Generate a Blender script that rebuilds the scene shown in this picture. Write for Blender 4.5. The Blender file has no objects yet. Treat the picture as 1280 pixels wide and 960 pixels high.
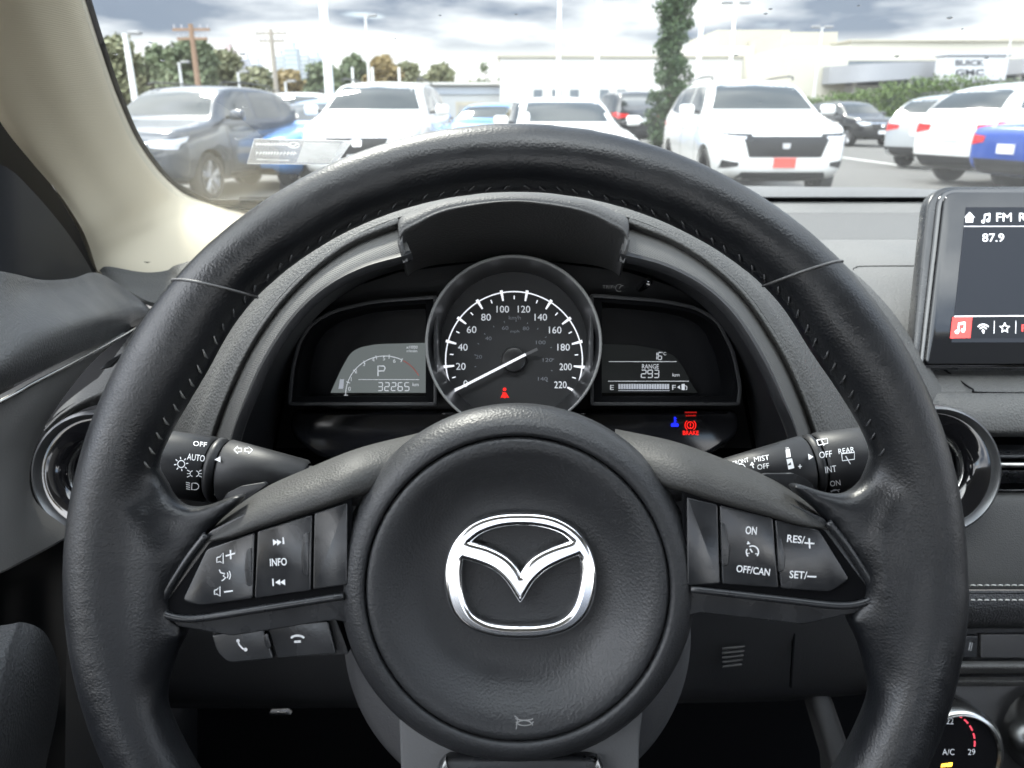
import bpy, bmesh, math, random
from mathutils import Vector, Matrix
from mathutils.bvhtree import BVHTree
random.seed(7)
scene = bpy.context.scene
C = scene.collection
PI = math.pi
rad = math.radians

# ------------------------------------------------------------------ frame of the cabin
TH = rad(19.5)                      # the cabin furniture leans by this angle
EYE = Vector((0, 0, 1.2))
FW = Vector((0, math.cos(TH), -math.sin(TH)))
UP = Vector((0, math.sin(TH), math.cos(TH)))
RT = Vector((1, 0, 0))
FP = 960.0

def P(px, py, d):
    return EYE + FW * d + RT * ((px - 640) / FP * d) + UP * ((480 - py) / FP * d)

class Pl:
    """a plane in the cabin: inverse depth is affine over it"""
    def __init__(s, d, gx=0.0, gy=0.0, rx=640, ry=480):
        s.i = 1.0 / d; s.gx = gx; s.gy = gy; s.rx = rx; s.ry = ry
    def d(s, px, py): return 1.0 / (s.i + s.gx * (px - s.rx) + s.gy * (py - s.ry))
    def at(s, px, py, lift=0.0): return P(px, py, s.d(px, py) - lift)

def gx(px, Y, z=0.6):
    d = Y * math.cos(TH) + (1.2 - z) * math.sin(TH)
    return (px - 640) / FP * d
def gz(py, Y):
    k = (480 - py) / FP
    return 1.2 + Y * (k * math.cos(TH) - math.sin(TH)) / (math.cos(TH) + k * math.sin(TH))

# ------------------------------------------------------------------ materials
MATS = {}
def mat(name, col, rough=0.5, metal=0.0, bump=None, emit=0.0, coat=0.0, spec=0.5, var=None, ecol=None, aniso=0):
    if name in MATS: return MATS[name]
    m = bpy.data.materials.new(name); m.use_nodes = True
    nt = m.node_tree; b = nt.nodes['Principled BSDF']
    b.inputs['Base Color'].default_value = (*col, 1)
    b.inputs['Roughness'].default_value = rough
    b.inputs['Metallic'].default_value = metal
    b.inputs['Specular IOR Level'].default_value = spec
    b.inputs['Coat Weight'].default_value = coat
    b.inputs['Coat Roughness'].default_value = 0.05
    if emit:
        b.inputs['Emission Color'].default_value = (*(ecol or col), 1)
        b.inputs['Emission Strength'].default_value = emit
    tc = nt.nodes.new('ShaderNodeTexCoord')
    if var:   # (scale, amount): mottled base colour and roughness
        n = nt.nodes.new('ShaderNodeTexNoise'); n.inputs['Scale'].default_value = var[0]; n.inputs['Detail'].default_value = 6
        nt.links.new(tc.outputs['Object'], n.inputs['Vector'])
        r = nt.nodes.new('ShaderNodeMapRange'); r.inputs['From Min'].default_value = 0.3; r.inputs['From Max'].default_value = 0.7
        r.inputs['To Min'].default_value = 1 - var[1]; r.inputs['To Max'].default_value = 1 + var[1]
        nt.links.new(n.outputs['Fac'], r.inputs['Value'])
        mx = nt.nodes.new('ShaderNodeVectorMath'); mx.operation = 'SCALE'; mx.inputs[0].default_value = col
        nt.links.new(r.outputs[0], mx.inputs['Scale']); nt.links.new(mx.outputs[0], b.inputs['Base Color'])
        r2 = nt.nodes.new('ShaderNodeMapRange'); r2.inputs['From Min'].default_value = 0.3; r2.inputs['From Max'].default_value = 0.7
        r2.inputs['To Min'].default_value = max(0.02, rough - 0.09); r2.inputs['To Max'].default_value = rough + 0.09
        nt.links.new(n.outputs['Fac'], r2.inputs['Value']); nt.links.new(r2.outputs[0], b.inputs['Roughness'])
    if bump:  # (kind, scale, distance)
        kind, sc, dist = bump
        bp = nt.nodes.new('ShaderNodeBump'); bp.inputs['Distance'].default_value = dist; bp.inputs['Strength'].default_value = 1.0
        if kind == 'leather':
            v = nt.nodes.new('ShaderNodeTexVoronoi'); v.feature = 'F1'; v.inputs['Scale'].default_value = sc
            n2 = nt.nodes.new('ShaderNodeTexNoise'); n2.inputs['Scale'].default_value = sc * 0.9; n2.inputs['Detail'].default_value = 3
            mp = nt.nodes.new('ShaderNodeMixRGB'); mp.inputs['Fac'].default_value = 0.0007
            nt.links.new(tc.outputs['Object'], n2.inputs['Vector'])
            nt.links.new(tc.outputs['Object'], mp.inputs['Color1']); nt.links.new(n2.outputs['Color'], mp.inputs['Color2'])
            nt.links.new(mp.outputs[0], v.inputs['Vector'])
            ad = nt.nodes.new('ShaderNodeMath'); ad.operation = 'MULTIPLY_ADD'; ad.inputs[1].default_value = 1.4
            nt.links.new(v.outputs['Distance'], ad.inputs[0]); nt.links.new(n2.outputs['Fac'], ad.inputs[2])
            nt.links.new(ad.outputs[0], bp.inputs['Height'])
        elif kind == 'noise':
            n2 = nt.nodes.new('ShaderNodeTexNoise'); n2.inputs['Scale'].default_value = sc; n2.inputs['Detail'].default_value = 3
            nt.links.new(tc.outputs['Object'], n2.inputs['Vector']); nt.links.new(n2.outputs['Fac'], bp.inputs['Height'])
        elif kind in ('ribs', 'ribsz'):
            w = nt.nodes.new('ShaderNodeTexWave'); w.inputs['Scale'].default_value = sc; w.bands_direction = 'DIAGONAL' if kind == 'ribs' else 'Z'
            nt.links.new(tc.outputs['Object'], w.inputs['Vector']); nt.links.new(w.outputs['Fac'], bp.inputs['Height'])
        nt.links.new(bp.outputs[0], b.inputs['Normal'])
    MATS[name] = m
    return m

def glassmat(name, ior=1.5, tint=(1, 1, 1), rough=0.0, refl=1.0, veil=0.0):
    if name in MATS: return MATS[name]
    m = bpy.data.materials.new(name); m.use_nodes = True; nt = m.node_tree; nt.nodes.clear()
    out = nt.nodes.new('ShaderNodeOutputMaterial'); t = nt.nodes.new('ShaderNodeBsdfTransparent'); t.inputs[0].default_value = (*tint, 1)
    g = nt.nodes.new('ShaderNodeBsdfGlossy'); g.inputs['Roughness'].default_value = rough
    fr = nt.nodes.new('ShaderNodeFresnel'); fr.inputs['IOR'].default_value = ior
    mu = nt.nodes.new('ShaderNodeMath'); mu.operation = 'MULTIPLY'; mu.inputs[1].default_value = refl
    mx = nt.nodes.new('ShaderNodeMixShader')
    nt.links.new(fr.outputs[0], mu.inputs[0]); nt.links.new(mu.outputs[0], mx.inputs[0])
    nt.links.new(t.outputs[0], mx.inputs[1]); nt.links.new(g.outputs[0], mx.inputs[2])
    last = mx
    if veil:
        tc = nt.nodes.new('ShaderNodeTexCoord'); nz = nt.nodes.new('ShaderNodeTexNoise'); nz.inputs['Scale'].default_value = 7; nz.inputs['Detail'].default_value = 8; nz.inputs['Roughness'].default_value = .65
        nt.links.new(tc.outputs['Object'], nz.inputs['Vector']); mr = nt.nodes.new('ShaderNodeMapRange'); mr.inputs['From Min'].default_value = .45; mr.inputs['From Max'].default_value = .75
        mr.inputs['To Min'].default_value = veil * .5; mr.inputs['To Max'].default_value = veil * 2; nt.links.new(nz.outputs['Fac'], mr.inputs['Value'])
        df = nt.nodes.new('ShaderNodeBsdfTranslucent'); df.inputs[0].default_value = (0.9, 0.9, 0.9, 1)
        m2 = nt.nodes.new('ShaderNodeMixShader'); nt.links.new(mr.outputs[0], m2.inputs[0])
        nt.links.new(mx.outputs[0], m2.inputs[1]); nt.links.new(df.outputs[0], m2.inputs[2]); last = m2
    nt.links.new(last.outputs[0], out.inputs[0])
    MATS[name] = m
    return m

def emis(name, col, s):
    return mat(name, tuple(c * 0.6 for c in col), 0.5, emit=s, ecol=col)

# ------------------------------------------------------------------ objects
BASE = {}
def thing(name, label, cat, loc=(0, 0, 0), group=None):
    o = bpy.data.objects.new(name, None); C.objects.link(o); o.location = loc
    o.empty_display_size = 0.05
    o['label'] = label; o['category'] = cat
    if group: o['group'] = group
    BASE[o.name] = Vector(loc)
    return o

def tag(o, label=None, cat=None, group=None, kind=None):
    if label: o['label'] = label
    if cat: o['category'] = cat
    if group: o['group'] = group
    if kind: o['kind'] = kind
    return o

def meshobj(name, V, F, m, parent=None, sharp=35, mods=(), origin=None, mi=None):
    """world-space vertices -> one mesh object under its thing"""
    base = BASE[parent.name] if parent is not None else Vector(origin or (0, 0, 0))
    me = bpy.data.meshes.new(name)
    me.from_pydata([Vector(v) - base for v in V], [], F)
    ms = m if isinstance(m, (list, tuple)) else [m]
    for x in ms: me.materials.append(x)
    if mi: me.polygons.foreach_set('material_index', mi)
    o = bpy.data.objects.new(name, me); C.objects.link(o)
    if parent is not None: o.parent = parent
    else: o.location = base
    BASE[o.name] = base
    if mods:
        for t, kw in mods:
            md = o.modifiers.new(t, t)
            for k, v in kw.items(): setattr(md, k, v)
        bpy.context.view_layer.update()
        dg = bpy.context.evaluated_depsgraph_get()
        nm = bpy.data.meshes.new_from_object(o.evaluated_get(dg))
        o.modifiers.clear(); old = o.data; o.data = nm; nm.name = name; bpy.data.meshes.remove(old)
        me = nm
    me.polygons.foreach_set('use_smooth', [True] * len(me.polygons))
    if sharp < 180: me.set_sharp_from_angle(angle=rad(sharp))
    return o

def bev(w, seg=3): return ('BEVEL', dict(width=w, segments=seg, limit_method='ANGLE', angle_limit=rad(35)))

def fillet(poly, r, n=5):
    """round the corners of a px polygon; r number or list"""
    out = []; N = len(poly)
    for i, p in enumerate(poly):
        rr = r[i] if isinstance(r, (list, tuple)) else r
        a = Vector(poly[i - 1]); b = Vector(p); c = Vector(poly[(i + 1) % N])
        u = (a - b); w = (c - b); lu, lw = u.length, w.length
        if rr <= 0 or lu < 1e-6 or lw < 1e-6: out.append(tuple(b)); continue
        k = min(rr, lu * 0.45, lw * 0.45)
        s = b + u / lu * k; e = b + w / lw * k
        for j in range(n + 1):
            t = j / n
            out.append(tuple(s * (1 - t) ** 2 + b * (2 * t * (1 - t)) + e * t * t))
    return out

def slab(name, poly, plane, thick, m, parent, bevel=0.0, seg=3, r=0, lift=0.0, sharp=35, n=5):
    poly = fillet(poly, r, n) if r else [tuple(p) for p in poly]
    area = sum(poly[i - 1][0] * poly[i][1] - poly[i][0] * poly[i - 1][1] for i in range(len(poly)))
    if area > 0: poly = poly[::-1]
    f = [plane.at(x, y, lift) for x, y in poly]; N = len(f)
    V = f + [p + FW * thick for p in f]
    F = [list(range(N)), list(range(2 * N - 1, N - 1, -1))] + [[i, i + N, (i + 1) % N + N, (i + 1) % N] for i in range(N)]
    return meshobj(name, V, F, m, parent, sharp, [bev(bevel, seg)] if bevel else ())

def cr(pts, n):
    """catmull-rom resample of a list of vectors into n points, uniform parameter"""
    pts = [Vector(p) for p in pts]; M = len(pts) - 1; out = []
    for k in range(n):
        t = k / (n - 1) * M; i = min(int(t), M - 1); f = t - i
        p0 = pts[i - 1] if i > 0 else pts[0] * 2 - pts[1]
        p1, p2 = pts[i], pts[i + 1]
        p3 = pts[i + 2] if i + 2 <= M else pts[M] * 2 - pts[M - 1]
        out.append(0.5 * ((2 * p1) + (p2 - p0) * f + (2 * p0 - 5 * p1 + 4 * p2 - p3) * f * f + (3 * p1 - p0 - 3 * p2 + p3) * f ** 3))
    return out

def arc_resample(pts, n):
    pts = cr(pts, 200); L = [0]
    for a, b in zip(pts, pts[1:]): L.append(L[-1] + (b - a).length)
    out = []; j = 0
    for k in range(n):
        s = L[-1] * k / (n - 1)
        while j < len(L) - 2 and L[j + 1] < s: j += 1
        f = (s - L[j]) / max(1e-9, L[j + 1] - L[j]); out.append(pts[j].lerp(pts[j + 1], min(1, f)))
    return out

def gridmesh(name, rows, m, parent, closed=False, thick=0.0, sharp=40, flip=False, mods=()):
    nr, nc = len(rows), len(rows[0]); V = [p for r in rows for p in r]; F = []
    for i in range(nr - 1):
        for j in range(nc if closed else nc - 1):
            q = [i * nc + j, i * nc + (j + 1) % nc, (i + 1) * nc + (j + 1) % nc, (i + 1) * nc + j]
            F.append(q[::-1] if flip else q)
    if thick:      # the sheet faces the cabin and grows away from it
        s_ = 0.0
        for f in F[::max(1, len(F) // 60)]:
            a, b, c = V[f[0]], V[f[1]], V[f[2]]; s_ += (b - a).cross(c - b).dot((a - EYE))
        if s_ > 0: F = [f[::-1] for f in F]
    md = list(mods)
    if thick: md.append(('SOLIDIFY', dict(thickness=thick, offset=-1)))
    return meshobj(name, V, F, m, parent, sharp, md)

def loft(name, rows, m, parent, nu=40, nv=24, thick=0.004, sharp=50, arc=False, flip=False, smooth_v=True):
    """rows: lists of (px,py,d); smooth surface through them"""
    if all(r[0][0] == -260 for r in rows):      # long first span: add points so the curve does not overshoot
        rows = [[r[0]] + [tuple(r[0][k] + (r[1][k] - r[0][k]) * t for k in range(3)) for t in (.3, .55, .75, .9)] + list(r[1:]) for r in rows]
    R = [(arc_resample if arc else cr)([P(*p) for p in r], nu) for r in rows]
    if smooth_v:
        cols = [cr([r[j] for r in R], nv) for j in range(nu)]
        R = [[cols[j][i] for j in range(nu)] for i in range(nv)]
    return gridmesh(name, R, m, parent, thick=thick, sharp=sharp, flip=flip)

def lathe(name, prof, centre, axis, m, parent, n=64, sharp=40, ref=None, flip=False, cap=False):
    """prof: (radius, height along axis) list"""
    ax = Vector(axis).normalized(); c = Vector(centre)
    u = (Vector(ref) if ref else (RT if abs(ax.dot(RT)) < 0.9 else UP)); u = (u - ax * u.dot(ax)).normalized(); w = ax.cross(u)
    rows = []
    for r, h in prof:
        rows.append([c + ax * h + (u * math.cos(2 * PI * k / n) + w * math.sin(2 * PI * k / n)) * r for k in range(n)])
    V = [p for r in rows for p in r]; F = []
    for i in range(len(rows) - 1):
        for j in range(n):
            q = [i * n + j, i * n + (j + 1) % n, (i + 1) * n + (j + 1) % n, (i + 1) * n + j]
            F.append(q[::-1] if flip else q)
    if cap: F.append(list(range(n))[::-1]); F.append([len(V) - n + k for k in range(n)])
    return meshobj(name, V, F, m, parent, sharp)

def tubepts(pts, radii, n=12, cap=True):
    pts = [Vector(p) for p in pts]; rows = []
    if not isinstance(radii, (list, tuple)): radii = [radii] * len(pts)
    prev = None
    for i, p in enumerate(pts):
        t = (pts[min(i + 1, len(pts) - 1)] - pts[max(i - 1, 0)]).normalized()
        if prev is None:
            prev = t.orthogonal().normalized()
        u = (prev - t * prev.dot(t)).normalized(); prev = u; w = t.cross(u)
        rows.append([p + (u * math.cos(2 * PI * k / n) + w * math.sin(2 * PI * k / n)) * radii[i] for k in range(n)])
    V = [p for r in rows for p in r]; F = []
    for i in range(len(rows) - 1):
        for j in range(n): F.append([i * n + j, i * n + (j + 1) % n, (i + 1) * n + (j + 1) % n, (i + 1) * n + j])
    if cap: F.append(list(range(n))[::-1]); F.append([len(V) - n + k for k in range(n)])
    return V, F

class MB:
    """collects pieces of ONE part"""
    def __init__(s): s.V = []; s.F = []; s.mi = []
    def add(s, V, F, mi=0):
        o = len(s.V); s.V += [Vector(v) for v in V]; s.F += [[i + o for i in f] for f in F]; s.mi += [mi] * len(F)
    def box(s, x0, x1, y0, y1, z0, z1, mi=0):
        s.add([(x0, y0, z0), (x1, y0, z0), (x1, y1, z0), (x0, y1, z0), (x0, y0, z1), (x1, y0, z1), (x1, y1, z1), (x0, y1, z1)],
              [[3, 2, 1, 0], [4, 5, 6, 7], [0, 1, 5, 4], [1, 2, 6, 5], [2, 3, 7, 6], [3, 0, 4, 7]], mi)
    def tube(s, pts, r, n=10, mi=0): s.add(*tubepts(pts, r, n), mi)
    def build(s, name, m, parent=None, sharp=35, mods=(), origin=None):
        return meshobj(name, s.V, s.F, m, parent, sharp, mods, origin, s.mi if isinstance(m, (list, tuple)) else None)

# ------------------------------------------------------------------ printed marks in the px plane of a surface
_txt = {}
def glyphs(s, bold=0.0):
    key = (s, bold)
    if key in _txt: return _txt[key]
    cu = bpy.data.curves.new('t', 'FONT'); cu.body = s; cu.size = 1; cu.align_x = 'CENTER'; cu.align_y = 'CENTER'; cu.resolution_u = 3
    cu.offset = bold
    o = bpy.data.objects.new('t', cu); C.objects.link(o); bpy.context.view_layer.update()
    me = bpy.data.meshes.new_from_object(o.evaluated_get(bpy.context.evaluated_depsgraph_get()))
    V = [(v.co.x, v.co.y) for v in me.vertices]; F = [list(p.vertices) for p in me.polygons]
    bpy.data.objects.remove(o); bpy.data.curves.remove(cu); bpy.data.meshes.remove(me)
    xs = [v[0] for v in V]; ys = [v[1] for v in V]
    cx, cy = (min(xs) + max(xs)) / 2, (min(ys) + max(ys)) / 2
    V = [(x - cx, y - cy) for x, y in V]
    _txt[key] = (V, F, max(xs) - min(xs), max(ys) - min(ys))
    return _txt[key]

class Ink:
    def __init__(s): s.V = []; s.F = []
    def poly(s, pts):
        o = len(s.V); a = sum(pts[i - 1][0] * pts[i][1] - pts[i][0] * pts[i - 1][1] for i in range(len(pts)))
        if a > 0: pts = pts[::-1]
        s.V += list(pts); s.F.append(list(range(o, o + len(pts))))
    def text(s, t, cx, cy, h, w=None, rot=0.0, mirror=False, bold=0.0):
        """h = height, w = full width in px"""
        V, F, W, H = glyphs(t, bold); k = h / H; kx = (w / W) if w else k
        c, sn = math.cos(rad(rot)), math.sin(rad(rot)); o = len(s.V)
        for x, y in V:
            X = x * kx * (-1 if mirror else 1); Y = -y * k
            s.V.append((cx + X * c + Y * sn, cy - X * sn + Y * c))
        s.F += [[i + o for i in (f[::-1] if mirror else f)] for f in F]
    def line(s, pts, w):
        n = len(pts)
        L = []; Rr = []
        for i in range(n):
            a = Vector(pts[max(i - 1, 0)]); b = Vector(pts[min(i + 1, n - 1)]); t = (b - a)
            if t.length < 1e-9: continue
            t.normalize(); q = Vector((-t.y, t.x)) * (w / 2); p = Vector(pts[i])
            L.append(p + q); Rr.append(p - q)
        for i in range(len(L) - 1): s.poly([tuple(L[i]), tuple(L[i + 1]), tuple(Rr[i + 1]), tuple(Rr[i])])
    def arc(s, cx, cy, r, a0, a1, w, n=32, ry=None):
        ry = ry or r
        s.line([(cx + r * math.cos(rad(a0 + (a1 - a0) * i / n)), cy - ry * math.sin(rad(a0 + (a1 - a0) * i / n))) for i in range(n + 1)], w)
    def disc(s, cx, cy, r, n=14): s.poly([(cx + r * math.cos(2 * PI * i / n), cy + r * math.sin(2 * PI * i / n)) for i in range(n)])
    def seg7(s, txt, x, y, w, h, gap, t, slant=0.0):
        SEG = {'0': 'abcdef', '1': 'bc', '2': 'abged', '3': 'abgcd', '4': 'fgbc', '5': 'afgcd', '6': 'afgedc', '7': 'abc', '8': 'abcdefg', '9': 'abcdfg'}
        for ch in txt:
            e = t * 0.35
            pts = {'a': ((e, 0), (w - e, 0)), 'b': ((w, e), (w, h / 2 - e)), 'c': ((w, h / 2 + e), (w, h - e)), 'd': ((e, h), (w - e, h)),
                   'e': ((0, h / 2 + e), (0, h - e)), 'f': ((0, e), (0, h / 2 - e)), 'g': ((e, h / 2), (w - e, h / 2))}
            for c in SEG[ch]:
                (x0, y0), (x1, y1) = pts[c]
                s.line([(x + x0 + slant * (h - y0), y + y0), (x + x1 + slant * (h - y1), y + y1)], t)
            x += w + gap
    def build(s, name, m, parent, f, ):
        """f(px,py) -> world point"""
        return meshobj(name, [f(x, y) for x, y in s.V], s.F, m, parent, 180)

CX = 646.5
def mir(poly): return [(2 * CX - x, y - 0.04 * (CX - x)) for x, y in poly]
EXPO = 1.75
# ================================================================== materials of the cabin
M = {}
M['leather'] = mat('rim_leather', (0.0068, 0.0076, 0.0092), 0.37, bump=('leather', 1050, 0.00006), spec=0.5, var=(35, 0.12))
M['pad'] = mat('soft_pad', (0.036, 0.036, 0.035), 0.58, bump=('leather', 1000, 0.0001), spec=0.35, var=(40, 0.1))
M['hub'] = mat('hub_plastic', (0.021, 0.022, 0.024), 0.46, bump=('leather', 900, 0.0001), spec=0.42, var=(30, 0.1))
M['satin'] = mat('satin_black', (0.018, 0.019, 0.021), 0.28, spec=0.5, var=(60, 0.08), bump=('noise', 900, 0.00004))
M['button'] = mat('button_black', (0.02, 0.021, 0.023), 0.2, spec=0.55, var=(90, 0.1), bump=('noise', 1200, 0.00003))
M['gloss'] = mat('piano_black', (0.006, 0.006, 0.007), 0.06, spec=0.6, coat=0.5)
M['dark'] = mat('dark_plastic', (0.016, 0.0165, 0.018), 0.55, bump=('noise', 900, 0.0002))
M['void'] = mat('deep_black', (0.004, 0.0042, 0.005), 0.7, spec=.05)
M['dash'] = mat('dash_plastic', (0.09, 0.089, 0.086), 0.58, bump=('leather', 600, 0.0002), var=(18, 0.06))
M['dashlt'] = mat('dash_top', (0.115, 0.114, 0.11), 0.6, bump=('leather', 420, 0.00022), var=(14, 0.05))
M['grain'] = mat('grained_skin', (0.07, 0.07, 0.068), 0.62, spec=.35, bump=('leather', 620, 0.00028), var=(20, 0.08))
M['rib'] = mat('ribbed_hood', (0.065, 0.065, 0.063), 0.58, spec=.35, bump=('ribs', 300, 0.00012))
M['silver'] = mat('satin_silver', (0.45, 0.45, 0.44), 0.25, metal=1.0)
M['chrome'] = mat('bright_chrome', (0.93, 0.93, 0.94), 0.13, metal=1.0)
M['white'] = emis('backlit_white', (0.8, 0.84, 0.9), 0.17)
M['whitebright'] = emis('needle_white', (0.9, 0.93, 1.0), 0.3)
M['dimwhite'] = emis('dim_marks', (0.3, 0.32, 0.36), 0.05)
M['ink'] = mat('white_ink', (0.75, 0.76, 0.78), 0.6)
M['inkdim'] = mat('grey_ink', (0.3, 0.31, 0.32), 0.6)
M['red'] = emis('warning_red', (1.0, 0.015, 0.01), 0.35)
M['reddim'] = emis('warning_red_dim', (1.0, 0.02, 0.015), 0.08)
M['blue'] = emis('warning_blue', (0.01, 0.02, 1.0), 0.5)
M['bluedim'] = emis('warning_blue_dim', (0.02, 0.03, 1.0), 0.2)
M['thread'] = mat('grey_thread', (0.5, 0.5, 0.48), 0.7)
M['darkthread'] = mat('black_thread', (0.035, 0.036, 0.038), 0.5)
M['cream'] = mat('cream_cloth', (0.56, 0.50, 0.375), 0.75, bump=('ribsz', 260, 0.00008), var=(9, 0.03))
M['amber'] = emis('amber_lamp', (1.0, 0.55, 0.05), 1.2)

# ================================================================== steering wheel
WD = 0.325
WP = Pl(WD)
wheel = thing('steering_wheel', 'black leather steering wheel with chrome winged emblem in front of the dials', 'steering wheel', P(645, 713, WD + 0.06))
WC = P(645, 714, WD)                 # centre of the rim
WR = 0.1748
def rimpt(a, rr=0.0, ph=0.0):
    """a: angle ccw from right; rr, ph: polar in the section (ph 0 outward, 90 toward driver)"""
    e = RT * math.cos(a) + UP * math.sin(a)
    s_ = math.degrees(a) % 360                  # thumb grips swell inwards below the seams
    for c0, wl, wr in ((149, 9, 13), (35, 15, 8)):
        w0 = wl if s_ < c0 else wr
        rr += .0045 * math.exp(-((s_ - c0) / w0) ** 2) * max(0, -math.cos(ph))
    return WC + e * (WR + rr * math.cos(ph)) - FW * rr * math.sin(ph)
def rimr(a):
    s = math.degrees(a) % 360
    g = 0.0
    for c0, w0 in ((205, 40), (335, 40)): g += math.exp(-((s - c0) / w0) ** 2)
    for c0, w0 in ((42, 12), (138, 12)): g += 0.35 * math.exp(-((s - c0) / w0) ** 2)
    return 0.0137 + 0.0010 * g

mb = MB()
N, K = 240, 28
rows = []
for i in range(N):
    a = 2 * PI * i / N; r = rimr(a)
    rows.append([rimpt(a, (r + .0006) * (1.0 + 0.06 * abs(math.sin(2 * PI * k / K))), 2 * PI * k / K) for k in range(K)])
V = [p for r in rows for p in r]
F = [[i * K + j, ((i + 1) % N) * K + j, ((i + 1) % N) * K + (j + 1) % K, i * K + (j + 1) % K] for i in range(N) for j in range(K)]
mb.add(V, F)
def prism(poly, d0, d1):
    area = sum(poly[i - 1][0] * poly[i][1] - poly[i][0] * poly[i - 1][1] for i in range(len(poly)))
    if area > 0: poly = poly[::-1]
    n = len(poly)
    V = [P(x, y, d0) for x, y in poly]; V += [v + FW * (d1 - d0) for v in V]
    F = [list(range(n)), list(range(2 * n - 1, n - 1, -1))] + [[i, i + n, (i + 1) % n + n, (i + 1) % n] for i in range(n)]
    mb.add(V, F)
flareL = [(112, 590), (150, 590), (196, 597), (205, 626), (228, 640), (262, 632), (296, 616), (306, 622), (262, 658), (240, 690), (206, 748), (212, 772), (228, 788), (228, 798), (216, 812), (207, 836), (199, 870), (184, 915), (128, 880), (105, 740)]
prism(flareL, 0.320, 0.335)
prism(mir(flareL), 0.320, 0.335)
inner = [(135, 620), (178, 640), (200, 690), (194, 750), (190, 800), (180, 850), (160, 900), (118, 740)]
prism(inner, 0.3150, 0.337); prism(mir(inner), 0.3150, 0.337)
rim = mb.build('rim', M['leather'], wheel, 180, [('REMESH', dict(mode='VOXEL', voxel_size=0.0021)), ('SMOOTH', dict(factor=0.5, iterations=42)), ('SUBSURF', dict(levels=1, render_levels=1))])

# seams across the rim and stitches round its inner side
seam = MB(); st = MB(); lt = MB()
def seamring(aa, bb):
    pts = []
    for k in range(41):
        ph = 2 * PI * k / 40
        a = aa + (bb - aa) * (math.cos(ph) * 0.5 + 0.5)
        pts.append(rimpt(a, rimr(a) * (1.0 + 0.06 * abs(math.sin(ph))) + 0.0001, ph))
    return pts
seam.tube(seamring(rad(133.5), rad(139.7)), 0.0006, 6)
seam.build('seam', mat('seam_edge', (0.08, 0.08, 0.08), 0.5), rim, 180); seam = MB()
seam.tube(seamring(rad(49.0), rad(43.6)), 0.0006, 6)
seam.build('seam', MATS['seam_edge'], rim, 180)
def stitch(mbx, a, ln, dph, r0, rr):
    ph = PI - 0.45 + random.uniform(-.06, .06)
    p0 = rimpt(a, rimr(a) * 1.04 + 0.0001, ph); p1 = rimpt(a + ln, rimr(a) * 1.04 + 0.0005, ph + dph * .5); p2 = rimpt(a + ln * 1.3, rimr(a) * 1.05 + .0001, ph + dph)
    mbx.tube([p0, p1, p2], [rr * .5, rr, rr * .4], 6)
lt2 = MB(); lt3 = MB()
for i in range(150):
    a = 2 * PI * i / 150 + random.uniform(-.004, .004); s = math.degrees(a)
    if 196 < s < 212 or 330 < s < 345: continue
    if 158 < s < 205 or s < 22 or s > 335: 
        if not (158 < s < 166 or 14 < s < 22): continue
    sgn = 1 if 90 < s < 270 else -1
    low = s > 205
    stitch((lt if 90 < s < 270 else lt2) if low else lt3 if 140 < s < 170 else st, a, sgn * 0.013, 0.26, 0, 0.00055)
st.build('stitching', M['darkthread'], rim, 180)
lt.build('stitching', mat('paler_thread', (0.12, 0.12, 0.115), 0.6), rim, 180); lt3.build('stitching', MATS['paler_thread'], rim, 180); lt2.build('stitching', mat('paler_thread', (0.12, 0.12, 0.115), 0.6), rim, 180)  # lower rim and left grip stitches use a paler grey

# hub: the airbag cover
HC = P(646.5, 728, 0.330); k = 0.330 / 960
def prof(pp): return [(r * k, h) for r, h in pp]
lathe('airbag_cover', prof([(0.01, -.0034), (60, -.0033), (100, -.0028), (118, -.0016), (131, .0010), (143, .0046), (154, .0080), (164, .0103), (173, .0114), (180, .0112), (183.5, .0100), (184.5, .008)]), HC, -FW, M['hub'], wheel, 128, 180)
lathe('hub_ring', prof([(184.5, .006), (185.5, .0102), (187.5, .0118), (191, .0122), (202, .0108), (213, .0076), (221, .0022), (224, -.004), (223, -.012), (218, -.024), (205, -.03)]), HC, -FW, M['hub'], wheel, 128, 180)
lathe('hub_groove', prof([(184.2, .0094), (184.6, .0078), (185.6, .0078), (185.9, .0095)]), HC, -FW, M['void'], wheel, 128, 180)
# small relief sign under the emblem
ik = Ink(); hp = Pl(0.330 - 0.0102)
ik.arc(655, 888, 11, 200, 350, 1.2, 14, ry=5); ik.arc(655, 884, 13, 215, 325, 1.2, 14, ry=4); ik.arc(655, 893, 10, 0, 175, 1.2, 14, ry=5); ik.line([(643, 884), (647, 886), (645, 897)], 1.2)
def onhub(x, y):
    p = P(x, y, 0.330); r = (p - HC).length / k
    pp = [(0, -.0034), (60, -.0033), (100, -.0028), (118, -.0016), (131, .0010), (143, .0046), (154, .0080), (164, .0103), (173, .0114), (184, .0104)]
    h = 0
    for (r0, h0), (r1, h1) in zip(pp, pp[1:]):
        if r0 <= r <= r1: h = h0 + (h1 - h0) * (r - r0) / (r1 - r0)
    return p - FW * (h + 0.0003)
ik.build('relief_sign', mat('relief', (0.16, 0.16, 0.16), 0.5), wheel, onhub)

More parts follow.
